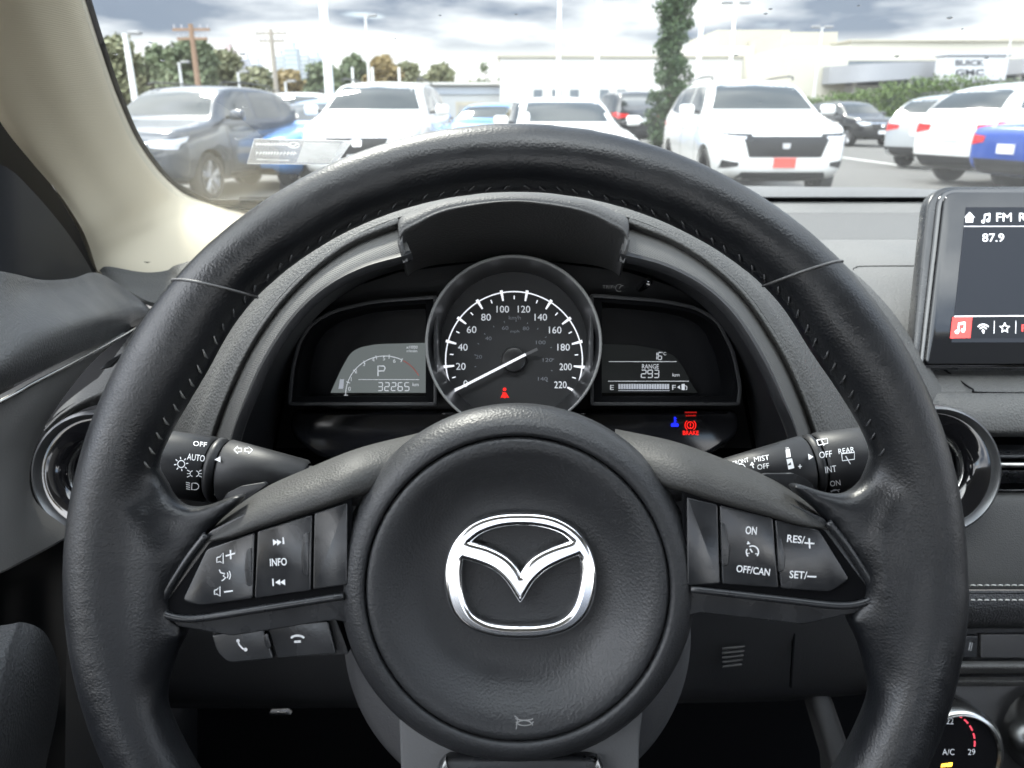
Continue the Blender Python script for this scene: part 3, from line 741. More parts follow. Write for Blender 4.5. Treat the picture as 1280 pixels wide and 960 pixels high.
lathe('needle_hub', [(0.0001, .006), (11 * kd, .006), (14.5 * kd, .0055), (15.5 * kd, .004), (16 * kd, .0)], P(*DC, .5283), -FW, mat('hub_black', (.02, .02, .021), .3), dial, 48, 40)
nd = slab('needle', [(567.6, 490.2), (570.2, 485.6), (656.5, 441.6), (657.7, 444.4)], Pl(.5215), .0008, M['whitebright'], dial)
slab('needle_tail', [(656.5, 441.4), (671, 434.5), (672.4, 437.6), (657.9, 444.8)], Pl(.5215), .0008, mat('tail_grey', (.12, .12, .125), .5), dial)
ik = Ink(); ik.disc(630.8, 486.8, 2.2); ik.poly([(627.8, 493), (629.3, 490.6), (632.2, 490.6), (634, 493), (636.5, 497.5), (633, 496.5), (631, 498), (628.5, 496.5), (625.5, 497.5)]); ik.line([(628, 490), (634, 496)], .8)
ik.build('seat_belt_lamp', M['red'], dial, lambda x, y: SD.at(x, y, .0004))
# lamps below the right pod, faint print and the trip knob
lo = Pl(.515)
ik = Ink(); ik.arc(863, 531.5, 4.2, 0, 360, 1.2, 18); ik.arc(863, 531.5, 6.8, 125, 235, 1.2, 8); ik.arc(863, 531.5, 6.8, -55, 55, 1.2, 8); ik.line([(863, 528.8), (863, 532.5)], 1.4); ik.disc(863, 534.3, .8)
ik.text('BRAKE', 863.5, 541, 5.4, 20, bold=.02)
ik.build('brake_lamp', M['red'], cl, lambda x, y: lo.at(x, y, .0012))
ik = Ink(); ik.line([(843.5, 521), (843.5, 531)], 1.8); ik.line([(843.5, 523), (846, 523)], 1); ik.line([(843.5, 526), (846, 526)], 1); ik.poly([(838.5, 530), (841, 528.6), (846, 528.6), (848.5, 530), (848, 533.4), (839, 533.4)])
ik.build('coolant_lamp', M['blue'], cl, lambda x, y: lo.at(x, y, .0012))
ik = Ink(); ik.line([(856, 510.5), (871, 510.5)], 1.8); ik.line([(857, 514.5), (870, 514.5)], 1.8); ik.build('faint_lamp', M['reddim'], cl, lambda x, y: Pl(.4965).at(x, y, .0019) if False else lo.at(x, y + 5, .0014))
ik = Ink(); ik.text('TRIP/', 761, 358.5, 4, 16); ik.arc(774, 360, 4.5, 40, 300, .9, 12); ik.arc(779, 362, 5, 90, 170, .9, 8)
ik.build('print', mat('faint_print', (.10, .10, .10), .4), cl, lambda x, y: P(x, y, .4865))
lathe('trip_knob', [(0.0001, .004), (.0022, .0035), (.0028, .001), (.0028, -.03)], P(810, 353, .487), -FW, M['gloss'], cl, 24, 60)
lathe('knob_tip', [(0.0001, .0046), (.0012, .0042), (.0015, .003)], P(810, 353, .487), -FW, M['silver'], cl, 24, 60)

# ================================================================== dashboard
dash = thing('dashboard', 'grey grained dashboard with stitched leather pad spanning under the windscreen', 'dashboard', P(900, 800, .7))
# shoulders flowing round the cluster hood
J = [(215, 620, .50), (228, 548, .49), (252, 480, .484), (284, 420, .48), (322, 366, .478), (370, 316, .478), (425, 280, .48), (490, 258, .485), (560, 248, .49), (642, 244, .49), (725, 248, .49), (795, 258, .485), (860, 280, .48), (912, 314, .478), (962, 362, .478), (1002, 420, .48), (1036, 480, .484), (1062, 548, .49), (1078, 620, .50)]
J2 = [(163, 522, .565), (174, 500, .552), (196, 466, .545), (232, 400, .545), (285, 340, .55), (345, 292, .555), (415, 262, .56), (490, 246, .57), (565, 240, .58), (645, 238, .585), (725, 240, .58), (800, 246, .575), (880, 262, .565), (955, 292, .56), (1020, 335, .56), (1070, 390, .56), (1110, 452, .56), (1124, 497, .562), (1132, 518, .57)]
J3 = [(106, 500, .60), (116, 482, .605), (140, 450, .61), (190, 385, .63), (250, 330, .66), (330, 285, .70), (415, 262, .74), (495, 252, .76), (570, 248, .78), (645, 246, .78), (725, 248, .78), (810, 252, .76), (905, 268, .72), (985, 292, .69), (1060, 335, .66), (1112, 385, .63), (1150, 440, .61), (1176, 482, .603), (1190, 504, .60)]
G2 = [(x, y, d + .004) for x, y, d in G]
loft('hood_shoulder', [G2, [((a[0] + b[0]) / 2, (a[1] + b[1]) / 2, (a[2] + b[2]) / 2 - .006) for a, b in zip(G2, J)], J, J2, J3], M['grain'], dash, 130, 40, .003, 70)
def hrow(py, d, x0=760, x1=1700, n=4, bow=0.0): return [(x0 + (x1 - x0) * i / (n - 1), py, d) for i in range(n)]
tp = loft('dash_ledge', [hrow(250, .985, 350), hrow(254, .965, 350), hrow(258, .952, 350), hrow(263, .94, 350), hrow(266, .93, 350)], M['dashlt'], dash, 30, 20, .006, 60)
loft('dash_step', [hrow(266.2, .9295, 350), hrow(275, .895, 350), hrow(299, .805, 350)], mat('dash_band', (0.085, .084, .081), .55, bump=('leather', 420, .0002)), dash, 30, 12, .006, 60)
loft('dash_top', [hrow(299.2, .804, 360), hrow(306, .785, 300), hrow(330, .735, 600), hrow(380, .675, 700), hrow(430, .640, 800), hrow(460, .626, 800), hrow(480, .62, 900)], M['dashlt'], dash, 40, 40, .006, 60)
MBk = MB(); 
V, F = tubepts([P(x, 250.5, .978) for x in range(300, 1800, 100)], .0045, 8); MBk.add(V, F); MBk.build('windscreen_seal', M['void'], dash, 180)
# seam of the centre lid on the dash top: a thin groove line following the surface
def dashd(y):
    T_ = [(250, .985), (266, .93), (299, .804), (306, .785), (330, .735), (380, .675), (430, .64), (460, .626), (480, .62)]
    for (a, b), (c, e) in zip(T_, T_[1:]):
        if a <= y <= c: return b + (e - b) * (y - a) / (c - a)
    return .62
ln = cr([P(x, y, dashd(y) - .0008) for x, y in ((1500, 332), (1200, 332.5), (1085, 333), (1070, 335), (1067, 339), (1080, 356), (1105, 386), (1122, 408))], 80)
V, F = tubepts(ln, .0007, 6); meshobj('lid_seam', V, F, M['void'], dash, 180)
# lower centre: shelf under the display, leather brow above the vents
loft('display_shelf', [hrow(452, .625, 1150), hrow(470, .612, 1160), hrow(488, .60, 1165), hrow(493, .6, 1170)], M['grain'], dash, 24, 14, .01, 60)
ln = cr([P(x, y, .599 + (y - 480) * -.0002 + (.012 if y < 475 else 0)) for x, y in ((1180, 462), (1195, 472), (1215, 486), (1235, 491), (1400, 491))], 60)
V, F = tubepts(ln, .0007, 6); meshobj('shelf_seam', V, F, M['void'], dash, 180)
loft('vent_brow', [hrow(488, .602, 1120), hrow(494, .594, 1120), hrow(515, .586, 1130), hrow(536, .584, 1130), hrow(543, .588, 1130), hrow(546, .60, 1130)], M['grain'], dash, 24, 24, .006, 60)
# vent strip
slab('vent_recess', [(1150, 546), (1700, 546), (1700, 617), (1150, 617)], Pl(.64), .01, M['void'], dash)
loft('vent_blade', [hrow(556, .61, 1225), hrow(570, .602, 1225), hrow(574, .604, 1225)], M['satin'], dash, 8, 10, .003)
loft('vent_blade', [hrow(588, .603, 1225), hrow(592, .600, 1225), hrow(604, .61, 1225)], M['satin'], dash, 8, 10, .003)
V, F = tubepts([P(x, 581, .594) for x in (1225, 1400, 1700)], .0022, 12); meshobj('silver_strip', V, F, M['silver'], dash, 180)
V, F = tubepts([P(x, 613, .596) for x in (1225, 1400, 1700)], .0008, 8); meshobj('lower_vent_trim', V, F, M['satin'], dash, 180)
# stitched leather pad
loft('leather_pad', [hrow(616, .604, 1100), hrow(622, .594, 1100), hrow(660, .586, 1100), hrow(710, .580, 1100), hrow(733, .579, 1100), hrow(737, .580, 1100)], M['pad'], dash, 24, 30, .006, 60)
loft('leather_pad', [hrow(738, .5802, 1100), hrow(742, .5785, 1100), hrow(760, .578, 1100), hrow(778, .584, 1100), hrow(784, .592, 1100)], mat('dark_leather', (.022, .0225, .024), .45, bump=('leather', 620, .0004)), dash, 24, 20, .006, 60)
sm = MB()
for y in (731.5, 750):
    x = 1195
    while x < 1330:
        sm.tube([P(x, y + .6, .5785 if y > 740 else .5795), P(x + 3.5, y - .3, .5768 if y > 740 else .5775), P(x + 7, y + .2, .5785 if y > 740 else .5795)], .00055, 6); x += 8.6
sm.build('stitching', M['thread'], dash, 180)
V, F = tubepts([P(x, 741.5, .5786) for x in (1150, 1400)], .0004, 6); meshobj('pad_seam', V, F, M['void'], dash, 180)
# slot panel under the pad
slab('slot_surround', [(1120, 784), (1700, 784), (1700, 832), (1120, 832)], Pl(.60), .012, M['dark'], dash, .002)
slab('slot_cover', [(1226, 793), (1700, 793), (1700, 823), (1226, 823)], Pl(.596), .006, mat('slot_cover', (.04, .04, .042), .4), dash, .0012, 3, 2)
slab('slot_button', [(1204, 795), (1223, 795), (1221, 822), (1202, 822)], Pl(.595), .006, M['satin'], dash, .0012, 3, 2)
ik = Ink(); ik.line([(1213, 803), (1211, 813)], 1.4); ik.line([(1215.5, 803.5), (1213.5, 813.5)], 1); ik.build('marking', M['inkdim'], dash, lambda x, y: P(x, y, .5947))
loft('slot_lip', [hrow(826, .60, 1100), hrow(829, .588, 1100), hrow(836, .586, 1100), hrow(842, .60, 1100)], M['grain'], dash, 20, 14, .004)
slab('climate_panel', [(1100, 842), (1700, 842), (1700, 1200), (1100, 1200)], Pl(.605), .02, mat('climate_black', (.024, .0245, .026), .3, bump=('noise', 900, .0001)), dash, .003)
loft('climate_ledge', [hrow(846, .602, 1100), hrow(852, .597, 1100), hrow(858, .604, 1100)], M['grain'], dash, 20, 10, .003)

# left end of the dash: panel by the pillar, vent brow, knee panel
loft('dash_corner', [[(124, 338, .775), (135, 333, .775), (177, 340, .79), (208, 338, .80), (240, 326, .81), (420, 290, .84)], [(130, 344, .765), (145, 343, .765), (180, 350, .77), (215, 350, .775), (250, 340, .78), (420, 300, .82)], [(150, 358, .73), (165, 366, .72), (190, 378, .71), (220, 380, .71), (260, 370, .72), (420, 330, .76)]], M['grain'], dash, 30, 16, .004)
loft('vent_brow', [[(58, 535, .60), (75, 510, .60), (112, 480, .60), (150, 455, .60), (200, 420, .60)], [(55, 538, .58), (78, 516, .575), (115, 494, .575), (155, 478, .58), (205, 465, .59)], [(66, 540, .59), (84, 522, .585), (118, 507, .585), (155, 502, .59), (205, 500, .60)]], M['grain'], dash, 30, 14, .004)
slab('brow_seam', [(124, 462), (134, 452), (150, 442), (158, 440), (150, 447), (137, 459)], Pl(.57), .004, M['dark'], dash, .0006)
loft('left_face', [[(20, 420, .66), (90, 430, .66), (200, 400, .66), (300, 400, .62)], [(15, 560, .64), (90, 560, .64), (200, 560, .62), (330, 560, .60)], [(15, 700, .64), (90, 700, .64), (200, 700, .62), (330, 700, .60)]], mat('deep_panel', (.007, .0072, .008), .6, spec=.1), dash, 20, 20, .01)
# knee panel and the dark of the footwell
knee = loft('knee_panel', [[(120, 610, .56), (400, 600, .55), (800, 600, .56), (1000, 600, .57), (1140, 610, .585)], [(120, 720, .585), (400, 720, .585), (800, 720, .585), (1000, 720, .585), (1140, 720, .585)],
     [(120, 860, .62), (400, 860, .62), (800, 860, .62), (1000, 858, .62), (1140, 850, .60)], [(120, 885, .66), (400, 885, .66), (800, 880, .66), (1000, 875, .66), (1140, 860, .64)]], M['dark'], dash, 50, 40, .01, 60)
sl = MB()
for i in range(5):
    y = 811 + i * 5.6
    V, F = tubepts([P(903, y, .598), P(931 - i, y - 3, .598)], .0011, 6); sl.add(V, F)
sl.build('sensor_grille', mat('slots', (.03, .03, .031), .4), dash)
slab('knee_seam', [(993, 780), (995, 780), (990, 860), (988, 860)], Pl(.600), .003, M['void'], dash)
slab('console_side', [(1010, 858), (1034, 852), (1075, 968), (1110, 1120), (1050, 1120), (1040, 960)], Pl(.63), .03, mat('console_side', (.04, .041, .043), .5), dash, .006, 4)
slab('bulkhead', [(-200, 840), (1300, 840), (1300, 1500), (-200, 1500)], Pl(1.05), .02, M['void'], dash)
# pedal arm glimpsed in the footwell
slab('clip', [(336, 891), (358, 890), (363, 894), (338, 895)], Pl(.86), .01, M['satin'], dash, .001)

# ================================================================== round air vents
def vent(name, label, cx, cy, r, d, sx=1.0):
    kq = d / 960
    t = thing(name, label, 'air vent', P(cx, cy + r * .9, d + .03), 'round air vents in the dashboard')
    c = P(cx, cy, d); Rr = r * kq
    lathe('outer_ring', [(Rr * .86, .002), (Rr * .89, .0055), (Rr * .93, .0075), (Rr * .97, .006), (Rr, .001), (Rr, -.02)], c, -FW, mat('ring_satin', (.13, .133, .137), .3, metal=.7), t, 96, 60)
    lathe('black_ring', [(Rr * .5, -.012), (Rr * .56, -.004), (Rr * .66, -.001), (Rr * .80, .0015), (Rr * .865, .0018)], c, -FW, M['gloss'], t, 96, 60)
    lathe('inner_ring', [(Rr * .50, -.010), (Rr * .52, -.007), (Rr * .55, -.006), (Rr * .565, -.0065)], c, -FW, M['silver'], t, 80, 60)
    lathe('throat', [(Rr * .51, -.008), (Rr * .48, -.05), (0.0001, -.052)], c, -FW, M['void'], t, 64, 60)
    b = MB()
    for i in range(-6, 7):
        x = i / 7 * Rr * .5; h = math.sqrt(max(0, (Rr * .49) ** 2 - x * x))
        p = c + RT * x + FW * .014
        b.add(*tubepts([p - UP * h, p + UP * h], .0009, 6))
    b.build('fins', M['satin'], t)
    lathe('knob', [(0.0001, -.006), (Rr * .12, -.007), (Rr * .15, -.010), (Rr * .16, -.03)], c, -FW, M['satin'], t, 32, 60)
vent('air_vent', 'round air vent left of the steering wheel rim beside the door', 122, 591, 79, .57)
vent('air_vent', 'round air vent right of the steering wheel rim beside the silver strip', 1166, 587, 82, .572)

# ================================================================== climate knobs
def cknob(label, cx, cy, r, d, marks):
    t = thing('climate_knob', label, 'knob', P(cx, cy, d), 'rotary climate knobs')
    kq = d / 960; c = P(cx, cy, d); Rr = r * kq
    lathe('ring', [(Rr * .80, .0215), (Rr * .83, .0235), (Rr * .88, .0235), (Rr * .93, .021)], c, -FW, M['silver'], t, 96, 60)
    # knurled skirt
    n = 160; rows = []
    for rr, h in ((.93, .0208), (1.0, .017), (1.02, .0)):
        rows.append([c - FW * h + (RT * math.cos(2 * PI * q / n) + UP * math.sin(2 * PI * q / n)) * Rr * (rr + (.012 if q % 2 else 0)) for q in range(n)])
    gridmesh('knurled_skirt', rows, M['silver'], t, closed=True, flip=True)
    f = lathe('face', [(0.0001, .0205), (Rr * .805, .021)], c, -FW, M['gloss'], t, 64, 60)
    kk = (d - .0212)
    def on(x, y): return P(x, y, kk)
    for nm, ik, m in marks: ik.build(nm, m, t, on)
w = Ink(); w.text('22', 1187.5, 901.5, 7.5, 9); w.text('29', 1214.5, 940, 7.5, 9); w.text('A/C', 1185.5, 940, 7.5, 15)
rr_ = Ink()
for a0 in (66, 50, 34, 18, 3): rr_.arc(1181, 928, 37.5, a0, a0 - 11, 2.2, 5)
am = Ink(); am.poly([(1177, 955), (1191, 953), (1190, 958), (1176, 959)])
cknob('round temperature knob marked 22 and 29 with a lit amber A/C lamp', 1181, 926, 56, .60, [('marking', w, M['ink']), ('red_scale', rr_, emis('scale_red', (.9, .08, .12), .25)), ('lamp', am, M['amber'])])
cknob('round silver climate knob cut by the right edge of the picture', 1306, 914, 52, .60, [])

# ================================================================== touch screen
scr = thing('display_screen', 'black upright infotainment display showing FM radio 87.9 on the dash top', 'display', P(1320, 462, .62))
SPl = Pl(.600, 0, .00042, 1159, 450); SPl.gy = (1 / .600 - 1 / .640) / 200; SPl.gx = 0
fr = [(1159, 450), (1183, 250), (1189, 243), (1200, 240), (1700, 240), (1700, 453), (1168, 455)]
slab('glass', fillet([(1157, 455), (1182, 240), (1720, 240), (1720, 455)], [8, 14, 0, 0], 6), SPl, .003, mat('screen_glass', (.012, .0125, .014), .05, spec=.5), scr, .0008)
slab('housing', fillet([(1139, 462), (1162, 233), (1720, 231), (1720, 462)], [10, 30, 0, 0], 8), Pl(.606, 0, SPl.gy, 1159, 450), .014, M['satin'], scr, .0025, 4)
slab('edge_trim', fillet([(1149, 459), (1174, 235.5), (1720, 235.5), (1720, 459)], [9, 22, 0, 0], 8), Pl(.6035, 0, SPl.gy, 1159, 450), .006, M['gloss'], scr, .0015, 4)
dp = slab('picture', [(1189.5, 428), (1207.5, 259), (1720, 259), (1720, 428)], SPl, .0008, mat('screen_slate', (.008, .009, .011), .4, spec=.1, emit=.25, ecol=(.04, .048, .064)), scr, lift=.0004)
on = lambda x, y: SPl.at(x, y, .0007)
on2 = lambda x, y: SPl.at(x, y, .0009)
ik = Ink(); ik.poly([(1205.5, 272), (1212, 265), (1218.5, 272)]); ik.poly([(1207.5, 272), (1216.5, 272), (1216, 278), (1207, 278)])
def note(k_, cx, cy, s):
    k_.line([(cx - 2 * s, cy + 4 * s), (cx - 1.5 * s, cy - 4 * s)], 1.4 * s); k_.line([(cx + 4 * s, cy + 2.5 * s), (cx + 4.5 * s, cy - 5.5 * s)], 1.4 * s); k_.line([(cx - 2 * s, cy - 3.5 * s), (cx + 4.7 * s, cy - 5 * s)], 2.2 * s); k_.disc(cx - 3.4 * s, cy + 4.2 * s, 2.1 * s); k_.disc(cx + 2.6 * s, cy + 2.8 * s, 2.1 * s)
note(ik, 1232.5, 272.5, 1.05)
ik.text('FM', 1255, 271.5, 10.5, 19); ik.text('Radio', 1292, 271.5, 10.5, 36)
ik.text('87.9', 1241.5, 297, 10, 27)
ik.line([(1205, 283), (1720, 282)], .7); ik.line([(1193, 395.5), (1720, 391)], 1.2)
note(ik, 1200.5, 409.5, 1.25)
ik.arc(1229, 414, 8.5, 40, 140, 1.6, 10); ik.arc(1229, 414, 5, 35, 145, 1.5, 10); ik.disc(1229, 413.5, 1.7); ik.line([(1229, 413), (1229.5, 417)], 1.3)
star = [(1256 + (6.5 if i % 2 == 0 else 2.8) * math.sin(i * PI / 5), 410 - (6.5 if i % 2 == 0 else 2.8) * math.cos(i * PI / 5)) for i in range(11)]
ik.line(star, 1.2); ik.line([(1243, 401), (1242.5, 417)], .6); ik.line([(1270, 401), (1269.5, 417)], .6)
tile = Ink(); tile.poly([(1190.5, 396.5), (1215.5, 396), (1213, 422.5), (1187.5, 423)]); tile2 = Ink(); tile2.text('FM', 1285, 410, 9, 16, bold=.02); tile2.build('red_writing', emis('screen_red', (.85, .06, .05), .4), scr, on)
bar = Ink(); bar.poly([(1187, 423), (1190, 396), (1720, 392), (1720, 420)])
bar.build('menu_bar', mat('screen_dark', (.006, .007, .009), .4, spec=.1, emit=.3, ecol=(.02, .024, .03)), scr, lambda x, y: SPl.at(x, y, .0005))
tile.build('red_tile', emis('screen_red', (.85, .06, .05), .4), scr, on)
ik.build('writing', emis('screen_white', (.85, .88, .92), .75), scr, on2)

# ================================================================== A pillar, windscreen
def wsd(px, py):
    k = (480 - py) / 960
    zc = -math.sin(TH) + k * math.cos(TH); yc = math.cos(TH) + k * math.sin(TH)
    return .36 / (zc + .466 * yc)
pil = thing('pillar_trim', 'cream fabric covered windscreen pillar trim on the left', 'pillar trim', P(130, 345, .82))
EL = [(-170, -150, .40), (-110, -60, .43), (-60, 50, .48), (0, 152, .555), (40, 203, .61), (75, 244, .665), (100, 282, .71), (111, 306, .742), (118, 328, .766), (124, 346, .78)]
ER = [(70, -150), (88, -60), (107, 0), (126, 60), (149, 125), (176, 182), (212, 227), (248, 249), (308, 263), (440, 274)]
rows = []
for i, (l, r) in enumerate(zip(EL, ER)):
    dr = wsd(*r) - .012; row = []
    for t_, bul in ((0, 0), (.12, .012), (.33, .022), (.6, .03), (.85, .022), (.965, .008), (1, -.004)):
        x = l[0] + (r[0] - l[0]) * t_; y = l[1] + (r[1] - l[1]) * t_; d = l[2] + (dr - l[2]) * t_ - bul
        if i == 9: y += 30 * math.sin(t_ * PI) ; d -= .0
        row.append((x, y, d))
    rows.append(row)
loft('trim', rows, M['cream'], pil, 50, 60, .006, 70)
ds = MB(); ds.box(-.001, .001, -.001, .001, -.001, .001)
V, F = tubepts([P(180, 327, .775), P(184, 328, .775), P(188, 327.5, .775)], [.0002, .0007, .0002], 6); meshobj('scratch', V, F, mat('scratch', (.12, .11, .09), .7), pil, 180)
V, F = tubepts(cr([P(x + 2, y - 1, wsd(x, y) - .006) for x, y in ER], 120), .0028, 8); meshobj('seal', V, F, M['void'], pil, 180)

ws = thing('windscreen', 'large raked clear windscreen with a few water drops and a small sticker', 'windscreen', (.35, 1.0, 1.094))
nY = 24; rows = []
for i in range(nY):
    y = 1.03 - i / (nY - 1) * 1.0
    rows.append([Vector((-.46 + j / 19 * 1.66, y - .05 * ((j / 19 - .5) * 2) ** 2, 1.094 + .466 * (1 - y) + 0.0)) for j in range(20)])
gridmesh('glass', rows, glassmat('windscreen_glass', 1.5, (.93, .96, .945), 0.0, 1.0, .006), ws, sharp=180)
# printed black border along the bottom edge and down the side
def wsP(px, py, off=.003): return P(px, py, wsd(px, py) - off)
bord = [[wsP(x, y) for x, y in ((130, 160), (170, 190), (207, 236), (262, 258), (340, 262), (500, 262), (900, 262), (1700, 262))],
        [wsP(x, y) for x, y in ((133, 110), (176, 180), (214, 226), (262, 249.5), (340, 250), (500, 249), (900, 247), (1700, 247))]]
gridmesh('printed_border', bord, mat('frit_black', (.01, .01, .011), .5), ws, thick=.001)
stk = thing('windscreen_sticker', 'small translucent sticker with white print low on the windscreen', 'sticker', wsP(370, 205))
def wsI(x, y): return P(x, y, wsd(x, y) - .0022)
film = [(318, 173.5), (441, 176), (420, 206), (309, 204.5)]
gridmesh('film', [[wsP(x, y, .002) for x, y in (film[0], film[1])], [wsP(x, y, .002) for x, y in (film[3], film[2])]], glassmat('film', 1.3, (.80, .82, .83), .2, 1.0, .05), stk, sharp=180)
ik = Ink(); random.seed(3)
x = 320
while x < 357: w_ = random.uniform(2.2, 4); ik.line([(x, 180 + random.uniform(-.4, .4)), (x + w_, 180.4)], random.uniform(2.4, 3.6)); x += w_ + .8
ik.arc(367, 181.5, 7, 0, 360, 1.1, 20, ry=3.4); ik.line([(361, 180), (366, 183), (372, 180)], 1.2)
x = 320
while x < 368: w_ = random.uniform(2, 3.6); ik.line([(x + 1.5, 189.5), (x, 194)], 1.1); ik.line([(x, 191 + random.uniform(-1, 1)), (x + w_, 191.5)], 1.4); x += w_ + 1
ik.line([(321, 199.3), (361, 200.8)], 1.3)
ik.line([(318, 173.5), (441, 176)], .6); ik.line([(309, 204.5), (420, 206)], .6); ik.line([(318, 173.5), (309, 204.5)], .6)
ik.build('print', glassmat('print_white', 1.3, (.8, .8, .8), .3, 1.0, .4), stk, wsI)
ik = Ink(); ik.poly([(380, 177.5), (425, 179.5), (414, 204.5), (371, 203.5)])
ik.build('white_panel', glassmat('film_white', 1.3, (.8, .8, .8), .3, 1.0, .16), stk, lambda x, y: P(x, y, wsd(x, y) - .0025))

DG = mat('drop_glass', (.75, .78, .8), .06, spec=.8)
gm = glassmat('drop_water', 1.33, (.55, .57, .58), .03, 3.0)
drops = [(144, 67, 3.2), (188, 53, 2.6), (203, 75, 2.6), (303, 67, 3.4), (306, 133.5, 2.8), (297, 173, 3.2), (315, 98, 1.8), (321, 101, 2), (334, 111, 2), (377, 115, 1.6), (380, 55, 1.4), (550, 19, 2.0), (645, 18, 2.0), (957, 17, 2.4), (963, 11, 2.4), (1073, 7, 1.8), (1187, 22, 3.4), (1121, 70, 3.0), (920, 69, 2.6), (1165, 99, 1.8), (1233, 72, 2.6), (1108, 186, 2.2), (950, 128, 1.8), (1203, 36, 1.6), (494, 48, 1.6), (817, 128, 2.2), (902, 165, 1.6), (1161, 108, 1.6)]
for x, y, r in drops:
    c = P(x, y, wsd(x, y) - .0015); kq = wsd(x, y) / 960
    nrm = Vector((0, -.466, -1)).normalized() * -1; nrm = Vector((0, .466, 1)).normalized()
    o = lathe('water_drop', [(0.00005, r * kq * .55), (r * kq * .6, r * kq * .45), (r * kq * .95, r * kq * .15), (r * kq, 0)], c, -nrm, gm, None, 12, 180) if False else None
    ax = -nrm; u = RT; w_ = ax.cross(u); rr = r * kq; rows = []
    for f, h in ((.02, .5), (.6, .4), (.93, .15), (1, 0)):
        rows.append([u * math.cos(2 * PI * q / 14) * rr * f * 1.15 + w_ * math.sin(2 * PI * q / 14) * rr * f * .8 + ax * rr * h for q in range(14)])
    V = [c + p for r_ in rows for p in r_]; F = [[i * 14 + j, i * 14 + (j + 1) % 14, (i + 1) * 14 + (j + 1) % 14, (i + 1) * 14 + j] for i in range(3) for j in range(14)]; F.append(list(range(14))[::-1])
    o = meshobj('water_drop', V, F, gm, None, 180, origin=c)
    tag(o, 'tiny clear water drop clinging to the windscreen', 'water drop', 'water drops on the windscreen')

# ================================================================== door
door = thing('driver_door', 'dark front door with padded sill, mirror corner cover and silver strip on the left', 'car door', (-.42, .3, .35))
loft('sill_pad', [[(-260, 330, .34), (0, 339, .455), (25, 344, .48), (55, 350, .515), (90, 348, .57), (122, 341, .635), (158, 362, .69), (184, 382, .72)],
                  [(-260, 360, .33), (0, 366, .447), (27, 368, .472), (60, 369, .507), (95, 364, .56), (128, 358, .625), (163, 374, .685), (187, 386, .71)],
                  [(-260, 560, .30), (0, 432, .425), (40, 415, .45), (85, 402, .49), (125, 392, .55), (152, 388, .62), (172, 386, .68), (189, 388, .71)],
                  [(-260, 600, .30), (0, 466, .42), (40, 446, .447), (85, 428, .487), (125, 412, .547), (152, 404, .617), (172, 398, .677), (190, 393, .71)],
                  [(-260, 620, .32), (0, 489, .435), (40, 470, .46), (85, 448, .50), (125, 429, .56), (152, 416, .63), (172, 407, .69), (189, 398, .72)]], mat('door_skin', (.055, .0555, .056), .5, bump=('leather', 700, .0002), var=(20, .06)), door, 70, 30, .004, 60)
V, F = tubepts(cr([P(*p) for p in ((-200, 600, .36), (0, 502, .437), (40, 480, .462), (85, 457, .502), (125, 436, .562), (166, 413, .64), (185, 400, .70))], 60), .0013, 8); meshobj('silver_strip', V, F, M['silver'], door, 180)
loft('door_panel', [[(-260, 640, .34), (0, 500, .44), (60, 468, .48), (110, 442, .54), (158, 417, .64)], [(-260, 660, .35), (0, 530, .445), (40, 506, .47), (78, 482, .51), (108, 460, .56)], [(-260, 700, .36), (-20, 590, .44), (10, 576, .46), (35, 562, .49), (50, 545, .53)], [(-260, 760, .365), (-20, 660, .44), (10, 648, .46), (28, 636, .485), (40, 618, .52)], [(-260, 800, .37), (0, 715, .45), (25, 702, .47), (50, 689, .50), (92, 666, .54)]], mat('door_cloth', (.14, .136, .13), .65, bump=('noise', 700, .0002)), door, 40, 30, .004, 60)
loft('lower_panel', [[(-260, 800, .375), (0, 717, .455), (30, 702, .49), (60, 686, .53), (92, 668, .56)], [(-260, 900, .39), (0, 790, .48), (30, 785, .52), (60, 780, .55), (84, 775, .60)], [(-260, 1200, .40), (0, 1100, .49), (30, 1100, .53), (60, 1100, .57), (80, 1100, .60)]], mat('lower_door_black', (.006, .0062, .007), .6, spec=.1), door, 30, 20, .004, 60)
loft('armrest', [[(-160, 800, .40), (0, 782, .435), (28, 778, .445), (55, 790, .46), (70, 820, .50), (76, 850, .54)], [(-160, 860, .36), (-20, 840, .40), (12, 845, .412), (42, 860, .44), (60, 880, .49), (70, 900, .54)], [(-160, 1000, .35), (-40, 960, .385), (-5, 960, .40), (24, 960, .43), (44, 965, .48), (55, 970, .53)], [(-160, 1150, .35), (-60, 1100, .385), (-30, 1100, .40), (0, 1100, .43), (24, 1100, .48), (35, 1100, .53)]], mat('armrest_skin', (.085, .086, .088), .42, bump=('leather', 520, .0003)), door, 40, 40, .004, 60)
loft('mirror_corner_cover', [[(-260, 180, .42), (-80, 190, .47), (0, 205, .50), (40, 238, .55), (80, 285, .62), (104, 320, .68), (118, 345, .72)], [(-260, 300, .41), (-80, 320, .46), (0, 340, .49), (40, 348, .53), (75, 352, .60), (100, 352, .66), (118, 352, .71)], [(-260, 380, .40), (-80, 380, .45), (0, 375, .48), (40, 375, .52), (75, 372, .59), (100, 365, .65), (118, 360, .70)]], mat('sail_black', (.007, .0075, .009), .6, spec=.12), door, 40, 20, .006, 60)
loft('window_seal', [[(-260, 0, .50), (-60, 60, .56), (0, 140, .62), (60, 225, .70), (105, 290, .80), (124, 345, .84)], [(-260, 300, .50), (-60, 300, .56), (0, 330, .62), (60, 350, .70), (105, 360, .80), (124, 370, .84)]], M['void'], door, 20, 8, .006, 60)
db = MB(); db.box(-.62, -.43, -.9, .95, .25, .98); db.build('shell', M['dark'], door)

